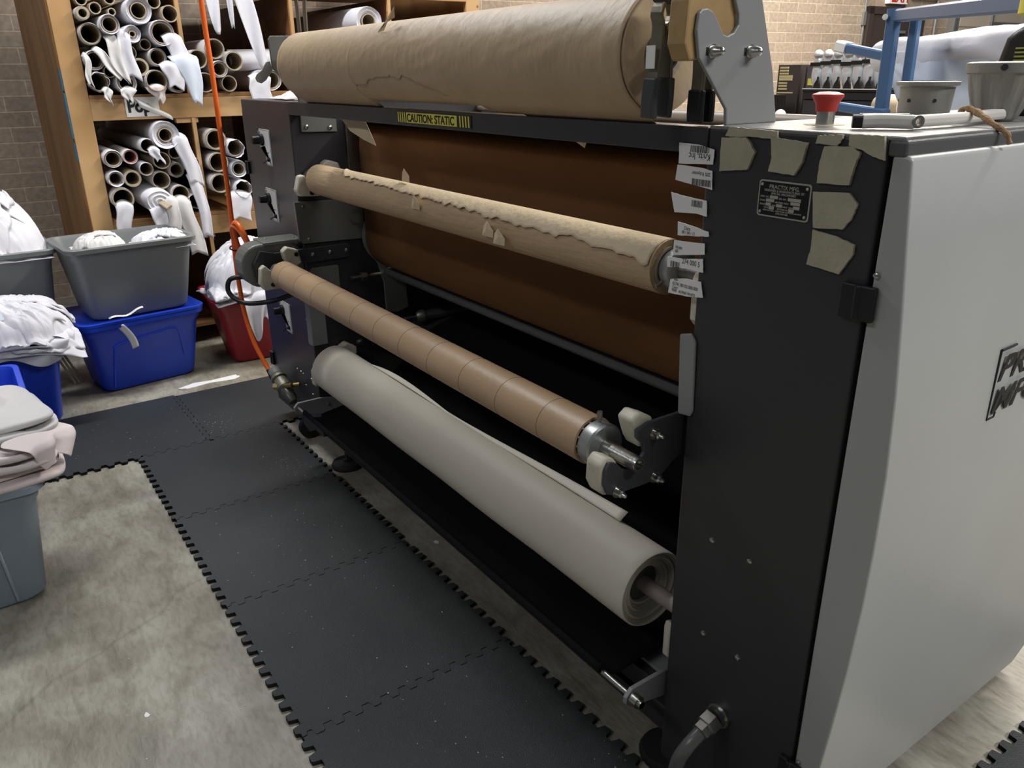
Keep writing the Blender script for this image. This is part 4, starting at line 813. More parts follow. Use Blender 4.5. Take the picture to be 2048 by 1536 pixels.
def tail(parent, y, z, wd, ln, seed, m, x=XK+.02, lean=0., taper=.5, name='loose_tail'):
    def f(u, v):
        w_ = wd*(1-taper*v); a = (u-.5)*w_; zz = z-v*ln+(.02*math.sin(u*3.1))*(1-v)
        return (x+.005*math.sin(u*7+seed+v*2)+.012*math.sin(min(1, v*4)*1.57)-(.03 if v < .02 else 0), y+a+lean*v+.006*math.sin(v*7+seed), zz-.05*abs(u-.35)*v)
    return ob(name, grid(B(), f, 10, 16), m, parent, smooth='all', solid=.002)
ROLLS = [
 # y, z, ro, ri, x0, kind, label ; kinds: t bare tube, f fabric, s star mouth, k thick solid
 (0.733, 1.858, 0.028, 0.022, .0, 't', 'thin bare core at the very top left of the upper left bay'),
 (0.790, 1.822, 0.029, 0.023, .0, 't', 'bare core just right of the small capped tube, upper left bay'),
 (0.726, 1.796, 0.032, 0.019, .03, 'c', 'small tan tube with a thick wall against the corner post'),
 (0.870, 1.870, 0.028, 0.022, -.06, 't', 'bare dark core near the photo top above the ring-shaped white roll'),
 (0.870, 1.809, 0.020, 0.014, -.05, 't', 'bare dark core peeking between two white rolls at the top'),
 (0.836, 1.747, 0.048, 0.031, .06, 'f', 'fat white roll with a neat small hole, second from the post on top'),
 (0.745, 1.704, 0.051, 0.042, .02, 'f', 'white roll with torn wide mouth beside the corner post, upper bay'),
 (0.985, 1.815, 0.064, 0.034, .04, 'f', 'white roll with a drooping wrap at the top middle of the upper left bay'),
 (1.075, 1.862, 0.034, 0.028, -.03, 't', 'bare core at the photo top beside the divider'),
 (1.138, 1.806, 0.042, 0.036, .02, 't', 'wide bare cardboard core at the top right of the upper left bay'),
 (1.080, 1.712, 0.063, 0.047, .05, 'f', 'large white roll whose cloth spills down, right side of the upper left bay'),
 (0.936, 1.705, 0.042, 0.012, .05, 'f', 'white roll with nearly closed centre in the middle of the upper left bay'),
 (0.998, 1.658, 0.029, 0.023, -.02, 't', 'dark open core below the nearly closed white roll'),
 (0.908, 1.618, 0.036, 0.030, .02, 'f', 'white roll half hidden by a hanging strip, upper left bay'),
 (0.741, 1.582, 0.047, 0.034, .02, 'f', 'white roll with strips hanging from its mouth, left in the upper bay'),
 (0.803, 1.527, 0.030, 0.024, .0, 't', 'bare narrow core between two bottom white rolls, upper left bay'),
 (0.741, 1.480, 0.046, 0.040, .05, 's', 'white roll with crumpled mouth at the bottom left of the upper bay'),
 (0.869, 1.474, 0.051, 0.033, .04, 'f', 'white roll with a pointed lower lip, second along the upper shelf'),
 (0.947, 1.549, 0.039, 0.033, .02, 'c', 'brown-rimmed wide core above the shelf middle'),
 (1.042, 1.597, 0.045, 0.034, .03, 'f', 'white roll directly under the spilling roll, upper left bay'),
 (1.013, 1.482, 0.054, 0.048, .06, 'c', 'white-wrapped wide core bulging over the shelf edge left of the big drape'),
 (1.124, 1.468, 0.047, 0.035, .03, 'f', 'small white roll under the big white drape by the divider'),
 (1.345, 1.640, 0.053, 0.045, .0, 'c', 'wide open white roll on top of the pile behind the hose'),
 (1.253, 1.588, 0.049, 0.043, -.02, 'c', 'open core just right of the divider, upper second bay'),
 (1.440, 1.578, 0.051, 0.043, .0, 'c', 'cream-rimmed roll at the right of the pile, upper second bay'),
 (1.352, 1.537, 0.044, 0.031, .03, 'f', 'small white roll with thick layers in the middle of the second bay pile'),
 (1.272, 1.470, 0.050, 0.046, .0, 'c', 'open roll lying on the shelf behind the orange hose'),
 (1.402, 1.463, 0.043, 0.037, -.01, 't', 'bare core on the upper shelf right of the hose'),
 (1.630, 1.478, 0.056, 0.041, .05, 'f', 'white roll above the far control cabinet with a hanging sheet'),
 (0.740, 1.102, 0.046, 0.033, .02, 'f', 'white roll against the post at the top left of the lower bay'),
 (0.826, 1.108, 0.037, 0.029, .02, 'p', 'white roll with pink-tinged core in the lower left bay'),
 (0.918, 1.160, 0.037, 0.031, .03, 'f', 'slim white roll resting high, left of the largest roll in the lower bay'),
 (1.015, 1.210, 0.071, 0.031, .05, 'f', 'largest white roll with frayed centre and long spilling cloth, lower left bay'),
 (0.982, 1.078, 0.046, 0.040, .0, 't', 'bare wide core directly below the largest roll'),
 (1.062, 1.113, 0.035, 0.029, -.04, 't', 'dark core half hidden by the spilling cloth, lower left bay'),
 (0.894, 1.040, 0.036, 0.030, .02, 'f', 'cream roll with small hole in the centre of the lower left bay'),
 (0.962, 0.975, 0.048, 0.042, .0, 'c', 'tan-rimmed core right of centre in the lower left bay'),
 (1.055, 1.020, 0.041, 0.031, -.03, 'f', 'shadowed white roll behind the spilling cloth, lower left bay'),
 (0.736, 1.000, 0.042, 0.028, .03, 's', 'white roll with star-shaped puckered mouth, lower left bay'),
 (0.819, 0.995, 0.039, 0.033, .0, 'c', 'yellowish cardboard core with torn wrap threads, lower left bay'),
 (0.750, 0.898, 0.056, 0.047, .04, 'c', 'wide roll at the bottom left of the lower bay above the grey tote'),
 (1.048, 0.895, 0.048, 0.042, .02, 'c', 'wide open roll at the bottom middle of the lower left bay'),
 (1.132, 0.850, 0.047, 0.041, .03, 's', 'white roll with puckered mouth at the bottom right of the lower left bay'),
 (1.133, 1.052, 0.042, 0.030, .02, 'f', 'neat white roll against the divider in the lower left bay'),
 (1.282, 1.172, 0.058, 0.047, .01, 'c', 'top roll of the lower second bay behind the hose'),
 (1.382, 1.120, 0.049, 0.039, .03, 's', 'puckered white roll beside the far cabinet, lower second bay'),
 (1.278, 1.050, 0.054, 0.047, .02, 'c', 'middle roll of the column behind the hose, lower second bay'),
 (1.270, 0.935, 0.054, 0.047, .03, 'c', 'bottom roll of the column behind the hose, lower second bay'),
 (1.388, 1.005, 0.049, 0.030, .01, 'f', 'bluish white roll folded beside the far cabinet, lower second bay'),
 (1.392, 0.895, 0.050, 0.040, .05, 's', 'torn-mouthed white roll with cloth hanging, at the far cabinet edge'),
 (2.225, 1.790, 0.082, 0.038, .30, 'f', 'large white roll visible above the tan paper roll'),
 (2.140, 1.498, .079, .036, .02, 'f', 'left supporting white roll on the shelf behind the tan paper roll'),
 (2.302, 1.498, .079, .036, .02, 'f', 'right supporting white roll on the shelf behind the tan paper roll'),
 (2.222, 1.632, .073, .034, .06, 'f', 'middle white roll under the large roll seen above the tan paper roll'),
]
rr_ = random.Random(11)
for i, (y, z, ro, ri, dx, kd, lab) in enumerate(ROLLS):
    if kd == 'x': continue
    x0 = XK+.03+dx*.7; x1 = XB+.10+.05*rr_.random()
    if lab.startswith('large white roll visible'): x0 = -4.62
    t = thing('fabric_roll' if kd not in 'tc' else 'cardboard_core_roll', lab, 'fabric roll', (x0, y, z), 'rolls stored in the timber rack')
    sd = i*1.37
    if kd in 'fspc':
        rc_o = ri+.005
        def wb(tt, a, r, sd=sd, kd=kd, ri=ri, ro=ro):
            if r < ri+.008: return 1+(.22*nz((math.cos(a)*2.4, math.sin(a)*2.4, sd)) if kd == 's' else 0)
            return 1+.05*nz((math.cos(a)*1.3, math.sin(a)*1.3, sd+tt*1.2))+.02*nz((math.cos(a)*4, math.sin(a)*4, sd+tt*6))
        th = ro-rc_o; fr = []
        lay = 4 if th > .02 else 2
        for k in range(lay): fr += [(-.004*(k % 2)-.004*k, ro-th*(k+.15)/lay), (-.004*(k % 2)-.004*k-.003, ro-th*(k+.8)/lay)]
        if kd in 'sf' and th < .03: fr = [(.004, ro-.003)]+fr[1:]
        m_ = {'f': WFAB if i % 3 else WFAB2, 's': WFAB, 'p': WFAB2, 'c': WFAB2}[kd]
        if 'bluish' in lab: m_ = BLUEW
        ln = abs(x1-x0)
        pr_ = [(0+f_[0], f_[1]) for f_ in fr][::-1]
        pr_ = [(-.012, rc_o)]+pr_+[(.0-.0, ro)] if False else [(f_[0], f_[1]) for f_ in fr[::-1]]+[(-.003, ro-.002), (-.012, ro)]+[(-.1-(ln-.1)*k/6, ro) for k in range(7)]+[(-ln, ri+.006)]
        ob('wound_fabric', lathe(B(), (x0, y, z), (1, 0, 0), [(p[0], p[1]) for p in pr_], 28, True, wob=wb), m_, t, smooth=True)
    cm = CARDL if kd != 'p' else mat('pink_core', (.42, .20, .17), .7)
    xc = x0-.004 if kd != 'c' else x0+.004
    if kd == 's': xc = x0-.02
    if kd == 't': xc = x0; 
    wall_ = .005 if kd != 'c' or ro < .04 else min(.008, max(.004, ro-ri-.002))
    if kd == 'c' and ro < .04: wall_ = .011
    ob('cardboard_core', ring(B(), (xc, y, z), (x1+.0, y, z), ri+wall_, ri, 28), cm, t, smooth=True)
    ob('core_shade_cap', cyl(B(), (x1+.02, y, z), (x1+.03, y, z), ri*.99, 16), CARDD, t)  # dark cap added at the back so the tube mouth looks shaded
# hanging tails belong to rolls
def find(s): return next(o for o in COL.objects if o.get('label') and s in o['label'])
TAILS = [('fat white roll with a neat', .83, 1.69, .07, .19, WFAB2, .03, .3), ('strips hanging from its mouth', .755, 1.63, .05, .13, WFAB2, .10, .2), ('strips hanging from its mouth', .70, 1.60, .03, .12, WFAB2, .0, .2),
 ('half hidden by a hanging strip', .885, 1.71, .06, .20, WFAB, .02, -.3), ('crumpled mouth at the bottom left', .765, 1.44, .05, .045, WFAB2, .01, .8), ('pointed lower lip', .865, 1.44, .085, .04, WFAB2, .0, .8),
 ('bulging over the shelf edge', 1.01, 1.45, .11, .055, PINKF, .01, .85), ('large white roll whose cloth', 1.13, 1.70, .10, .14, WFAB, .03, .1), ('under the big white drape', 1.17, 1.60, .15, .22, BLUEW, .04, .75), ('under the big white drape', 1.09, 1.56, .10, .10, WFAB, .02, .3),
 ('largest white roll', 1.085, 1.20, .085, .24, WFAB, .06, .1), ('largest white roll', 1.135, .99, .07, .33, WFAB, .03, .25), ('bottom left of the lower bay', .745, .87, .09, .17, WFAB, -.02, .3),
 ('bottom middle of the lower left', 1.04, .87, .10, .30, WFAB2, .06, .1), ('torn-mouthed white roll', 1.36, .87, .14, .13, WFAB, .0, .25), ('above the far control cabinet', 1.56, 1.50, .12, .12, WFAB, .0, .0), ('slim white roll', .94, 1.14, .06, .05, WFAB, .03, .3)]
for s, y, z, wd, ln, m_, lean, tp in TAILS:
    o = find(s); tail(o, y, z, wd, ln, y*9, m_, XK+.055 if s != 'under the big white drape' else XK+.08, lean, tp)
# the folded roll with a tan core piece sticking out
t = thing('folded_fabric_roll', 'large flattened white roll with a beige stub poking out, spilling over the grey tote', 'fabric roll', (XK+.1, .93, .86), 'rolls stored in the timber rack')
def flt(tt, a, r): return 1+.10*nz((math.cos(a)*1.5, math.sin(a)*1.5, 40+tt))+.06*math.cos(2*a+.6)
ob('wound_fabric', lathe(B(), (XK+.10, .925, .868), (1, .05, -.06), [(-.01, 0), (-.006, .014), (.0, .018), (-.008, .032), (.0, .040), (-.008, .055), (-.002, .062), (-.02, .070), (-.2, .076), (-1.0, .07), (-1.0, 0)], 36, False, wob=flt), WFAB, t, smooth=True)
ob('beige_stub', tube(B(), [(XK+.06, .925, .868), (XK+.12, .935, .862), (XK+.155, .955, .842)], 1, flat=(.035, .018, (0, 1, .4))), CARDL, t)
tail(t, .905, .84, .10, .20, 2.2, WFAB, XK+.10, .07, .1); tail(t, .985, .88, .07, .20, 4.2, WFAB2, XK+.11, -.02, .1)
# strips hanging from the shelf above
for (y0, z0, y1, z1, wd, lab) in ((1.345, 1.98, 1.37, 1.71, .075, 'pointed white strip hanging at the photo top right of the orange hose'), (1.44, 1.98, 1.455, 1.755, .035, 'narrow blunt white strip hanging between two wider ones'), (1.50, 1.98, 1.60, 1.53, .105, 'longest white strip hanging down to the rolls above the far cabinet')):
    def f(u, v, y0=y0, z0=z0, y1=y1, z1=z1, wd=wd):
        w_ = wd*(1-.55*v**2); return (XK+.06+.01*math.sin(u*6+v*5), y0+(y1-y0)*v+(u-.5)*w_, z0+(z1-z0)*v-.04*v*(u-.5)*(u-.5)*4*(-1 if wd > .05 else 0)-.03*v*abs(u-.5))
    tag(ob('fabric_strip', grid(B(), f, 10, 18), WFAB, smooth='all', solid=.002), lab, 'fabric strip', 'white strips hanging from the upper shelf')
t = thing('fabric_roll', 'white roll lying flat behind the longest hanging strip', 'fabric roll', (-5, 1.62, 1.55), 'rolls stored in the timber rack')
ob('wound_fabric', cyl(B(), (-4.95, 1.48, 1.585), (-4.90, 1.795, 1.592), .058, 28), WFAB, t, smooth=True)

# ------------------------------------------------------------ totes
def rr2(w, d, r, n=6):
    out = []
    for cx, cy, a in ((w/2-r, d/2-r, 0), (-w/2+r, d/2-r, 90), (-w/2+r, -d/2+r, 180), (w/2-r, -d/2+r, 270)):
        for k in range(n+1): t = R(a+90*k/n); out.append((cx+r*math.cos(t), cy+r*math.sin(t)))
    return out
def tote(label, cx, cy, z, w_, d, h, rot, m, tw=.08, lidded=False, pattern=None, r=.05, band=.055):
    t = thing('storage_tote', label, 'storage tote', (cx, cy, z))
    c, s = math.cos(rot), math.sin(rot)
    def tr_(x, y, zz): return (cx+x*c-y*s, cy+x*s+y*c, z+zz)
    rings = []
    def sec(zz, k, off=0): # k 0..1 taper from bottom to top
        f = tw*(1-k); return [tr_(x, y, zz) for x, y in rr2(d-f+off, w_-f+off, r)]
    S_ = [(.0, 0, -.05), (.006, .0, -.015), (.02, .02, 0), (h-band-.01, .85, 0), (h-band, .86, .014), (h-.026, .97, .016), (h-.024, .98, .040), (h-.004, 1, .042), (h, 1, .036), (h, 1, .0), (h-.02, .97, -.012), (.012, .02, -.012), (.008, 0, -.05)]
    bm = B(); V = []
    for zz, k, off in S_: V.append([bm.verts.new(p) for p in sec(zz, k, off)])
    n = len(V[0])
    for A, Bq in zip(V, V[1:]):
        for i in range(n): bm.faces.new((A[i], A[(i+1) % n], Bq[(i+1) % n], Bq[i]))
    bm.faces.new(V[0][::-1]); bm.faces.new(V[-1])
    ob('tote_body', bm, m, t, smooth=True)
    if pattern:
        # raised outline on the front (+x) face
        fx = lambda zz: (d-tw*(1-zz/h*.97))/2+.001
        pl = pattern; pts = [tr_(fx(zz), yy, zz) for yy, zz in pl]
        ob('moulded_ridge', tube(B(), smoothpath(pts, 4), .005, 6), m, t, smooth=True)
    if lidded:
        bm = B(); prs = [(h-.001, .050), (h+.012, .052), (h+.014, .03), (h+.002, -.01), (h+.002, -.06)]
        V = [[bm.verts.new(tr_(x, y, zz)) for x, y in rr2(d+off, w_+off, r+.01)] for zz, off in prs]
        for A, Bq in zip(V, V[1:]):
            for i in range(n): bm.faces.new((A[i], A[(i+1) % n], Bq[(i+1) % n], Bq[i]))
        bm.faces.new(V[-1]); bm.faces.new(V[0][::-1])
        ob('tote_lid', bm, m, t, smooth=True)
        bm = B(); 
        q = [tr_(x-.0, y+w_/2-.030, h+.0035) for x, y in rr2(.10, .02, .009)]; bm.faces.new([bm.verts.new(p) for p in q])
        ob('handle_slot', bm, mat('slot_dark_blue', (.004, .01, .08), .6), t, solid=.002)
    return t
t1 = tote('blue storage tote with a lid standing on the floor under the grey tote', -4.405, .645, 0, .565, .40, .372, R(7), BLUEP, .10, True, [(-.19, .03), (-.165, .22), (-.145, .255), (.05, .28), (.135, .285), (.16, .25), (.175, .12)])
tote('grey storage tote stacked on the blue lidded tote in front of the rack', -4.40, .662, .379, .57, .42, .372, R(5), GRAYT, .10)
tg = tote('grey storage tote heaped with white cloth at the left edge of the photo', -4.60, .03, .345, .62, .42, .385, R(2), GRAYT, .08)
tote('blue storage tote on the floor under the heaped grey tote at far left', -4.62, -.02, 0, .60, .42, .343, R(2), BLUEP, .08)
tote('blue storage tote with white cloths at the left edge, standing next to the foam tiles', -4.11, -.04, .001, .58, .38, .385, R(2), BLUEP, .09, pattern=[(.10, .03), (.13, .30)])
tote('blue storage tote cut by the left edge behind the pale blue-grey tub', -3.55, -.235, .0135, .58, .40, .37, R(0), BLUEP, .09)
tote('pale blue-grey tub holding off-white folded fleece at the lower left', -2.675, -.27, 0, .58, .42, .405, R(0), LBLUE, .08, pattern=[(.17, .02), (.15, .30)])
tote('red storage tote overflowing with white cloth between rack and far cabinet', -4.40, 1.33, 0, .58, .40, .385, R(-4), REDP, .14)
tag(ob('tape_strip', grid(B(), lambda u, v: (-4.185+.012*math.sin(v*3)-.0+.02*(1-v)*u, .548+u*.032+v*.03*(1-v)+v*.035-.02*(1-v)*(1-v), .355-v*.13+u*.01), 3, 12), LABELW, smooth='all', solid=.001), 'white tape strip curling off the front of the blue lidded tote', 'tape')
tag(ob('paper_strip', grid(B(), lambda u, v: (-4.16+.03*u, .50+v*.16, .409+.03*v*v+.006*math.sin(v*9)), 4, 10), LABELW, smooth='all', solid=.001), 'white lettered paper strip lying between the grey tote and the blue lid', 'paper')
# cloths inside / over
def heap(lab, cx, cy, z, wx, wy, h, seed, m, n=9, skirt=.05, amp=1., sz=.36, nm='white_cloth_heap', kind='stuff'):
    rn = random.Random(seed); bm = B()
    def dome(x, y):
        q = (abs(x/(wx/2))**2.6+abs(y/(wy/2))**2.6); return z+h*max(0., 1-q)**.55*(.85+.3*nz((x*4, y*4, seed)))-(skirt*min(1., max(0, q-1)) if q > 1 else 0)
    lays = [(0., 0., max(wx, wy)*1.0, 0., 0)]+[(rn.uniform(-.32, .32)*wx, rn.uniform(-.34, .34)*wy, sz*rn.uniform(.7, 1.2), rn.uniform(0, 3.1), k+1) for k in range(n)]
    for ox, oy, L_, rot, k in lays:
        c, s_ = math.cos(rot), math.sin(rot); N = 64 if k == 0 else 44; sd = seed*3.1+k*7.7
        V = []
        for i in range(N+1):
            row = []
            for jj in range(N+1):
                a, b_ = i/N*2-1, jj/N*2-1
                if k == 0: x, y = a*wx/2*1.03, b_*wy/2*1.03
                else:
                    u_ = a*L_/2*(1+.2*nz((b_*1.5, 0, sd))); v_ = b_*L_/2*.7*(1+.25*nz((a*1.5, 3, sd))); x, y = ox+u_*c-v_*s_, oy+u_*s_+v_*c
                    # keep the sheet on the heap
                    q = max(abs(x)/(wx/2*1.04), abs(y)/(wy/2*1.04))
                    if q > 1: x /= q; y /= q
                W_ = noise.noise_vector(Vector((a*1.1, b_*1.1, sd)))
                f1 = 1-abs(noise.noise(Vector((a*1.2+W_.x*1.8+sd, b_*3.6+W_.y*2.5, sd))))*2.2
                f2 = noise.noise(Vector((a*4.5+W_.y*3, b_*7+W_.z*3, sd+4)))
                e = max(abs(a), abs(b_)); bl = (1-e**6) if k else 1-e**8
                zz = dome(x, y)+amp*(.030*max(0, f1)+.010*f2)*bl+(.006+.0045*k if k else 0)-(0 if k == 0 else .004*(e > .97))
                row.append(bm.verts.new((cx+x, cy+y, zz)))
            V.append(row)
        for i in range(N):
            for jj in range(N): bm.faces.new((V[i][jj], V[i+1][jj], V[i+1][jj+1], V[i][jj+1]))
    return tag(ob(nm, bm, m, smooth='all', solid=.003, soff=-1), lab, 'cloth pile', None, kind)
heap('tall heap of white cloth in the grey tote at the left edge', -4.60, .02, .69, .43, .64, .30, 21, WFAB, 11, .0)
heap('heap of thin white cloth over the blue tote at the left edge', -4.10, .01, .385, .46, .66, .16, 33, WFAB, 12, .06, .8)
heap('heap of white cloth spilling from the red tote', -4.38, 1.32, .388, .42, .58, .24, 47, WFAB, 9, .02)
heap('rounded white cloth bundle in the left half of the stacked grey tote', -4.33, .55, .69, .26, .24, .09, 3, WFAB2, 3, .0, .5, .2, 'white_cloth_bundle', None)
heap('folded white cloth lying on the right half of the stacked grey tote', -4.31, .83, .70, .20, .28, .06, 14, WFAB, 3, .0, .5, .2, 'white_cloth_bundle', None)
def slab(lab, cx, cy, z, wx, wy, th, rot, m, seed, name='folded_cloth', layers=2, group=None):
    c, s = math.cos(rot), math.sin(rot); bm = B()
    for k in range(layers):
        hh = th/layers; zz = z+k*hh
        def f(u, v, top):
            a = 2*math.pi*u; ex = .30; ca, sa = math.cos(a), math.sin(a); px = math.copysign(abs(ca)**ex, ca); py = math.copysign(abs(sa)**ex, sa)
            q = (1+.05*nz((px*1.5, py*1.5, seed+k)))*(1-.05*k)
            b_ = v*math.pi; rad = .93+.07*math.sin(b_); rad *= min(1, math.sin(b_)*6) if v in (0, 1) else 1
            x = px*wx/2*q*rad; y = py*wy/2*q*rad; w0 = .5-.5*math.cos(b_)
            dz = .20*hh*nz((px*2+seed, py*2, seed))+.3*hh*nz((x*9, y*7, seed+k))-.35*hh*max(0, 1-abs(nz((x*3+y*5, y*2, seed+k*2)))*7)*w0
            return (cx+x*c-y*s, cy+x*s+y*c, zz+hh*w0+dz*(1 if v > .1 else .2))
        N = 48; Mv = 8; V = [[bm.verts.new(f(i/N, j/Mv, 0)) for i in range(N)] for j in range(1, Mv)]
        for A, Bq in zip(V, V[1:]):
            for i in range(N): bm.faces.new((A[i], A[(i+1) % N], Bq[(i+1) % N], Bq[i]))
        # caps as shrinking rings
        for rg, up in ((V[0], -1), (V[-1], 1)):
            prev = rg; cen = sum((v.co for v in rg), Vector())/N
            for q in (.88, .75, .62, .5, .37, .25, .12):
                nr = []
                for v_ in rg:
                    p = cen.lerp(v_.co, q); p.z += up*hh*.18*math.sqrt(1-q*q)+((.020*nz((p.x*11, p.y*11, seed*3))+.016*(1-abs(nz((p.x*5+p.y*9, p.y*4, seed)))*5)) if up > 0 else 0); nr.append(bm.verts.new(p))
                for i in range(N): bm.faces.new((prev[i], prev[(i+1) % N], nr[(i+1) % N], nr[i]))
                prev = nr
            bm.faces.new(prev)
    return tag(ob(name, bm, m, smooth='all', sub=1), lab, 'cloth', group)
slab('lowest folded off-white fleece overhanging the rim of the pale tub', -2.66, -.22, .400, .46, .66, .060, .05, PINKF, 3)
slab('second folded off-white fleece in the pale tub', -2.66, -.20, .462, .44, .62, .055, -.10, PINKF, 8)
slab('third folded off-white fleece in the pale tub, pushed to the right', -2.70, -.185, .520, .42, .58, .05, .15, WFAB2, 12)
slab('top crumpled off-white fleece on the pale tub pile', -2.78, -.30, .570, .40, .52, .06, .3, PINKF, 17)
slab('neatly folded bluish white cloth on top of the blue tote heap', -4.02, -.03, .46, .24, .34, .085, .05, BLUEW, 23, layers=3)
slab('flat white cloth on the heap above the blue tote, right side', -4.06, .09, .50, .22, .26, .04, .3, WFAB, 27)
# flaps over the rims
def flap(lab, x, y, z, wd, ln, m, seed, out=.03, nx_=(1, 0), tip=.6, name='hanging_cloth'):
    tx = (-nx_[1], nx_[0])
    def f(u, v):
        w_ = wd*(1-tip*v**1.5); a = (u-.5)*w_; o_ = out*math.sin(min(1, v*2.2)*1.57)+.012*math.sin(u*11+seed+v*3)
        zz = z-ln*v*(.75+.25*math.sin(u*5+seed))+.015*(1-v)
        if v < .15: o_ -= .07*(1-v/.15)
        return (x+nx_[0]*o_+tx[0]*a, y+nx_[1]*o_+tx[1]*a, zz)
    return tag(ob(name, grid(B(), f, 16, 18), m, smooth='all', solid=.003, sub=1), lab, 'cloth')
flap('white cloth corner hanging over the front of the red tote', -4.165, 1.235, .42, .20, .27, WFAB, 1., .03)
flap('white cloth edge falling over the right front of the blue tote at the left edge', -3.90, .12, .42, .36, .11, WFAB, 4., .02, tip=.3)
flap('white sleeve-like cloth end sticking out right of the blue tote', -3.98, .26, .43, .16, .08, WFAB, 7., .06, (.5, .86), .5)
flap('off-white fleece corner drooping over the right rim of the pale tub', -2.50, .07, .52, .20, .09, PINKF, 9., .03, (.6, .8), .4)
# laths leaning between the totes
bm = B()
for k in range(3):
    t = thing('thin_lath', ('left', 'middle', 'right')[k]+' one of three thin wooden laths standing behind the blue totes', 'lath', (-4.50, .33+k*.02, 0), 'thin laths between the totes')
    ob('lath', tube(B(), [(-4.49-.01*k, .325+k*.018, .001), (-4.60, .20+k*.018, .33)], 1, flat=(.012, .008, (0, 1, 0))), CARDL, t)
# ------------------------------------------------------------ floor scraps
tag(ob('paper_scrap', prism(B(), ragged([(-4.09, .74), (-4.06, .78), (-4.075, .90), (-4.055, 1.02), (-4.08, 1.06), (-4.12, 1.05), (-4.11, .92), (-4.125, .83)], 4, .004, 3), 'z', .0, .0015), LABELW), 'long torn white paper strip on the concrete before the red tote', 'paper scrap')
SC = [((-.86, .99), .030, 'torn curled white paper by the near levelling foot'), ((-1.40, .41-.19), .012, 'small white scrap on the concrete near the tile teeth'), ((-1.52, -.0), .011, 'tiny white scrap on the bare concrete'), ((-2.06, 1.11), .014, 'small white scrap on the concrete under the crossrod'), ((-.40, 1.60), .02, 'white paper bit on the concrete beyond the grey cover'), ((-1.80, .12), .012, 'white chip on the concrete in front of the pale tub')]
for i, ((x, y), r_, lb) in enumerate(SC):
    z0 = .013 if (y > .42 and y < 1.02) else .0
    rn = random.Random(i+3); pts = [(x+r_*math.cos(a)*rn.uniform(.5, 1.1), y+r_*.7*math.sin(a)*rn.uniform(.5, 1.1)) for a in [R(k*60) for k in range(6)]]
    tag(ob('paper_scrap', prism(B(), pts, 'z', z0, z0+.0012), LABELW), lb, 'paper scrap')
for i, (x, y) in enumerate(((-.46, 1.55), (-.50, 1.50))):
    o = ob('lint_clump', lathe(B(), (x, y, 0), (0, 0, 1), [(0, 0), (0, .012), (.006, .014), (.012, .008), (.014, 0)], 14, wob=lambda t, a, r: 1+.4*nz((a*2, t*90, i))), mat('dusty_lint', (.14, .12, .10), .95))
    tag(o, ('grey lint clump nearer the foam corner' if i == 0 else 'grey lint clump nearer the grey cover'), 'lint')
bm = B(); rd = random.Random(8)
for k in range(420):
    c_ = rd.choice([(-3.5, .80, .14, .12), (-2.9, .9, .2, .1), (-2.3, .7, .5, .25), (-3.6, .35, .25, .3), (-1.3, .7, .6, .28), (-.7, .75, .3, .2), (-1.9, .1, .7, .25), (-.9, 1.02, .12, .08)])
    x = rd.gauss(c_[0], c_[2]*.5); y = rd.gauss(c_[1], c_[3]*.5); onm = (-3.33 < x < -.27 and .43 < y < 1.0) or (-3.96 < x < -3.36 and y < 1.3)
    if not onm and (y > .38 and y < 1.04): continue
    z0 = .0128 if onm else .0003; r_ = rd.uniform(.001, .0032); a0 = rd.random()*6
    v = [bm.verts.new((x+r_*math.cos(a0+a), y+r_*math.sin(a0+a)*rd.uniform(.3, 1), z0+.0004)) for a in (0, 1.6, 3.1, 4.6)]; bm.faces.new(v)
tag(ob('floor_dust_specks', bm, mat('pale_dust', (.45, .43, .38), .8), solid=.0004), 'pale lint and dust specks scattered over the foam tiles and concrete', 'dust', kind='stuff')

# ------------------------------------------------------------ background right
# blue steel roll stand
bs = thing('blue_roll_stand', 'blue square-tube steel roll stand behind the machine', 'rack', (-1.88, 3.15, 0))
def bar(name, p, q, w_=.045, parent=bs, m=BLUEM, up=(0, 0, 1), h=None):
    return ob(name, tube(B(), [p, q], 1, flat=(w_, h or w_, up)), m, parent)
bar('upright', (-1.870, 3.155, 0), (-1.905, 3.155, 1.72), up=(1, 0, 0)); bar('upright', (-1.80, 3.19, 0), (-1.833, 3.19, 1.69), .035, up=(1, 0, 0))
bar('top_beam', (-1.90, 3.17, 1.695), (-.93, 2.17, 1.645)); bar('upper_arm', (-1.885, 3.15, 1.545), (-2.15, 3.26, 1.585), .036); bar('lower_arm', (-1.86, 3.13, 1.335), (-2.12, 3.22, 1.352), .036)
bar('arm_end_cap', (-2.15, 3.26, 1.585), (-2.215, 3.287, 1.596), .046, m=LABELW); bar('arm_end_cap', (-2.215, 3.287, 1.596), (-2.219, 3.289, 1.597), .036, m=BLACK); bar('arm_end_cap', (-2.12, 3.22, 1.352), (-2.135, 3.226, 1.353), .037, m=BLACK)
bar('foot_beam', (-2.2, 2.9, .03), (-1.5, 3.4, .03))
for p in ((-1.93, 3.14, 1.69), (-1.86, 3.13, 1.695)): ob('bolt', cyl(B(), p, (p[0]+.01, p[1]-.02, p[2]), .011, 12), LABELW, bs)
wf = thing('draped_fabric_roll', 'wide roll wrapped in white fabric lying across behind the blue stand', 'fabric roll', (-1.9, 3.4, 1.55))
def wobD(t, a, r): return 1+.16*nz((t*3, math.cos(a)*1.6, math.sin(a)*1.6), 1, 5)+.05*nz((t*12, a*1.5, 0), 1, 3)
ob('fabric_wrap', lathe(B(), (-2.22, 3.62, 1.555), (.88, -.475, .01), [(0, 0), (.0, .04), (.015, .062)]+[(.03+.03*k, .068+.0004*k) for k in range(45)]+[(1.4, 0)], 40, wob=wobD), WFAB, wf, smooth='all')
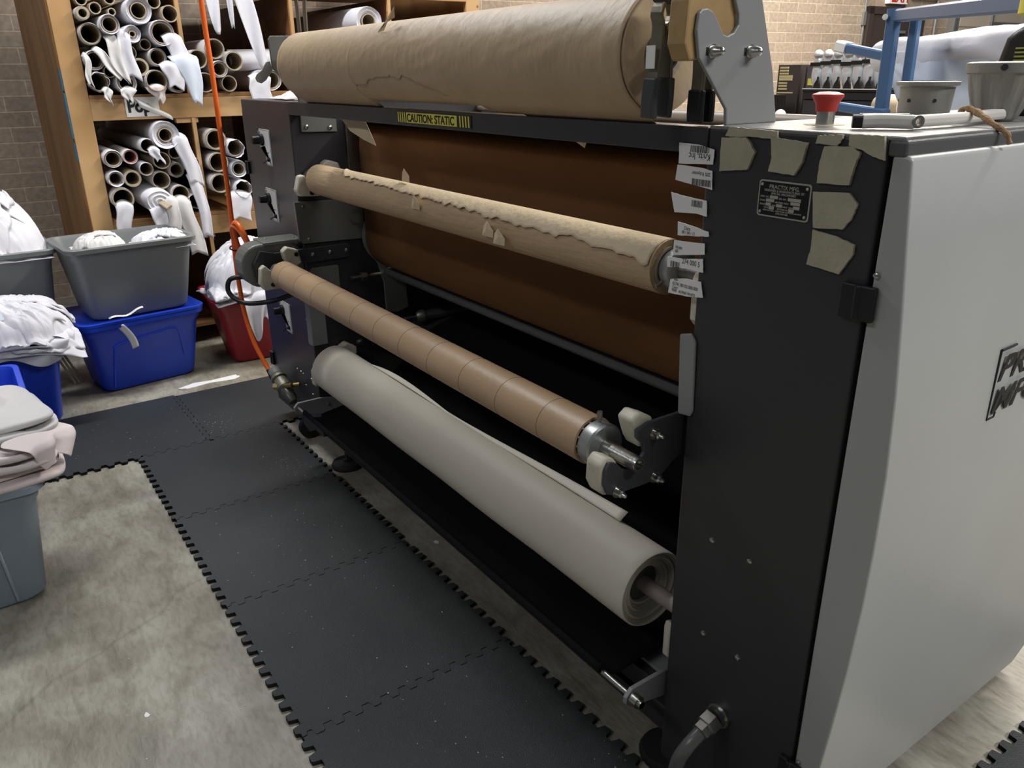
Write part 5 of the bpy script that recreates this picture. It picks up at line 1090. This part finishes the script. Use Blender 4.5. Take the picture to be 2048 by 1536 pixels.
def hang(u, v):
    x = -2.15+u*1.15; y = 3.58-u*.62; d_ = .26*max(0, min(1, (u-.05)*2.6))+.07
    return (x-.03*math.sin(u*9+v*5)*v, y-.075+.025*math.sin(u*15+v*3)*v+.012*nz((u*14, v*5, 1)), 1.57-v*(d_+.05*math.sin(u*7)))
ob('hanging_drape', grid(B(), hang, 50, 24), BLUEW, wf, smooth='all', solid=.003)
# printer with ink bags
pr_t = thing('ink_jet_printer', 'black wide-format printer standing along the block wall', 'printer', (-3.1, 4.75, 0))
ob('printer_body', bx(-3.33, -2.55, 4.62, 5.2, 1.14, 1.33), CHAR, pr_t, bev=.01); ob('ink_tray', bx(-3.325, -2.76, 4.60, 4.72, 1.375, 1.392), BLACK, pr_t, bev=.003)
ob('ink_tray_front', bx(-3.325, -2.76, 4.61, 4.73, 1.33, 1.373), mat('printer_black', (.016, .016, .018), .45), pr_t); ob('printer_stand', bx(-3.25, -2.6, 4.8, 5.1, 0, 1.13), BLACK, pr_t)
ob('printer_shelf', bx(-3.32, -2.60, 4.45, 4.62, 1.20, 1.235), CHAR, pr_t, bev=.006)
ob('tray_edge', bx(-3.325, -2.76, 4.597, 4.60, 1.389, 1.394), LABELW, pr_t)
WHICH = ['first', 'second', 'third', 'fourth', 'fifth', 'sixth', 'seventh']
for k in range(7):
    x = -3.275+k*.071; g = thing('ink_bag', WHICH[k]+' from the left of the seven silver ink bags on the black printer', 'ink bag', (x, 4.66, 1.393), 'silver ink bags on the printer')
    def bagw(t, a, r): return 1
    def bf(u, v, x=x, k=k):
        a = 2*math.pi*u; wv = .034*(1+.06*math.sin(v*7+k)) if v > .22 else .016+.018*(v/.22); tt = .018*math.sin(math.pi*min(1, v*1.0+.02))**.6
        return (x+wv*math.cos(a)+.006*nz((v*6, k, a)), 4.66+tt*math.sin(a)*(1+.3*nz((u*6, v*9, k))), 1.395+v*.205)
    bm = B(); V = [[bm.verts.new(bf(i/20, j/16)) for i in range(20)] for j in range(17)]
    for A, Bq in zip(V, V[1:]):
        for i in range(20): bm.faces.new((A[i], A[(i+1) % 20], Bq[(i+1) % 20], Bq[i]))
    bm.faces.new(V[0][::-1]); bm.faces.new(V[-1])
    ob('bag_body', bm, MYL, g, smooth='all')
    ob('bag_top_fold', lathe(B(), (x, 4.655, 1.585), (0, -.1, 1), [(0, 0), (0, .031), (.02, .026), (.032, .014), (.036, 0)], 14, wob=lambda t, a, r: 1+.25*nz((a*1.3, t*40, k))), MYL, g, smooth='all')
    ob('strap', bx(x-.036, x+.036, 4.630, 4.634, 1.523+.006*(k % 3), 1.546+.006*(k % 3)), BLACK, g)
    ob('bag_holder', prism(B(), [(x+.012, 1.394), (x+.058, 1.394), (x+.054, 1.42), (x+.042, 1.445), (x+.041, 1.462), (x+.036, 1.462), (x+.034, 1.445), (x+.018, 1.42)], 'y', 4.615, 4.63), BLACK, g)
for x, m_, lb, z0 in ((-2.95, mat('magenta_label', (.7, .03, .16), .5), 'magenta', 1.50), (-2.84, mat('cyan_label', (.03, .42, .72), .5), 'cyan', 1.46), (-2.77, YELL, 'yellow', 1.46)):
    tag(ob('ink_bag_label', bx(x-.012, x+.014, 4.70, 4.704, z0-.06, z0+.11), m_), lb+' label behind the silver ink bags', 'label')
nb = thing('dark_cabinet', 'low dark cabinet with a column of pale yellow labels left of the printer', 'cabinet', (-3.50, 4.7, 0))
ob('cabinet_body', bx(-3.57, -3.40, 4.66, 5.0, 0, 1.535), mat('dark_brown_laminate', (.05, .04, .036), .5), nb); ob('cabinet_side', bx(-3.395, -3.338, 4.72, 5.0, 0, 1.525), mat('grey_laminate', (.10, .09, .09), .5), nb)
LBY = mat('pale_yellow_label', (.62, .52, .26), .6)
for k, z in enumerate((1.518, 1.500, 1.482, 1.462, 1.445, 1.424, 1.407, 1.388)): ob('yellow_label', bx(-3.555, -3.49 if k not in (3, 4) else -3.455, 4.655, 4.66, z-.006, z+.005 if k not in (3, 4) else z+.009), LBY, nb)
ob('yellow_label', bx(-3.57, -3.44, 4.655, 4.66, 1.360, 1.368), LBY, nb); ob('yellow_label', bx(-3.375, -3.342, 4.712, 4.718, 1.41, 1.45), YELL, nb)
mo = thing('desk_monitor', 'small black monitor on the desk left of the printer', 'monitor', (-3.47, 4.55, 1.24))
ob('screen', bx(-3.55, -3.42, 4.55, 4.57, 1.25, 1.355), BLACK, mo, bev=.003); ob('monitor_stand', bx(-3.49, -3.475, 4.555, 4.565, 1.20, 1.25), BLACK, mo)
tag(ob('work_desk', bx(-3.9, -3.33, 4.2, 4.9, 1.17, 1.20), CHAR), 'dark desk top left of the printer', 'desk')
def ball(p, r, m, name, lab, cat): tag(ob(name, lathe(B(), (p[0], p[1], p[2]-r), (0, 0, 1), [(0, 0)]+[(r-r*math.cos(R(a)), r*math.sin(R(a))) for a in range(15, 180, 15)]+[(2*r, 0)], 20), m, smooth=True), lab, cat)
ball((-3.36, 4.45, 1.236), .035, LABELW, 'tape_ball', 'round white object on the desk beside the monitor', 'desk item')
ball((-3.44, 4.40, 1.225), .024, LABELW, 'tape_ball', 'smaller white object on the desk in front of the monitor', 'desk item')
sp_ = thing('film_roll', 'cream film roll with a brown core behind the blue stand', 'roll', (-2.72, 4.6, 1.3))
ob('film_wound', lathe(B(), (-2.77, 4.56, 1.305), (1, -.25, 0), [(0, .0), (0, .03), (.004, .055), (.02, .062), (.2, .062), (.2, 0)], 28), mat('cream_film', (.60, .50, .35), .5), sp_, smooth=True); ob('film_label', cyl(B(), (-2.72, 4.55, 1.305), (-2.65, 4.535, 1.305), .0632, 24), CARDL, sp_, smooth=True)
tag(ob('black_equipment', bx(-2.75, -2.40, 4.9, 5.3, 1.30, 1.49), CHAR, bev=.01), 'black equipment housing partly hidden by the blue stand', 'equipment')
p2 = thing('second_printer', 'distant black printer with silver ink bags seen between stand and metal cup', 'printer', (-2.0, 5.6, 0))
ob('printer_body', bx(-2.55, -1.75, 5.5, 5.9, 0, 1.40), BLACK, p2, bev=.01)
for k in range(3):
    g = thing('ink_bag', ('left', 'middle', 'right')[k]+' one of three silver ink bags seen above the flanged metal cup', 'ink bag', (-2.33+k*.09, 5.55, 1.402), 'silver ink bags on the distant printer')
    ob('bag_body', lathe(B(), (-2.33+k*.09, 5.55, 1.402), (0, 0, 1), [(0, 0), (0, .02), (.04, .036), (.11, .036), (.13, .02), (.14, 0)], 14, wob=lambda t, a, r: 1+.2*nz((a*2, t*30, k))), MYL, g, smooth='all')
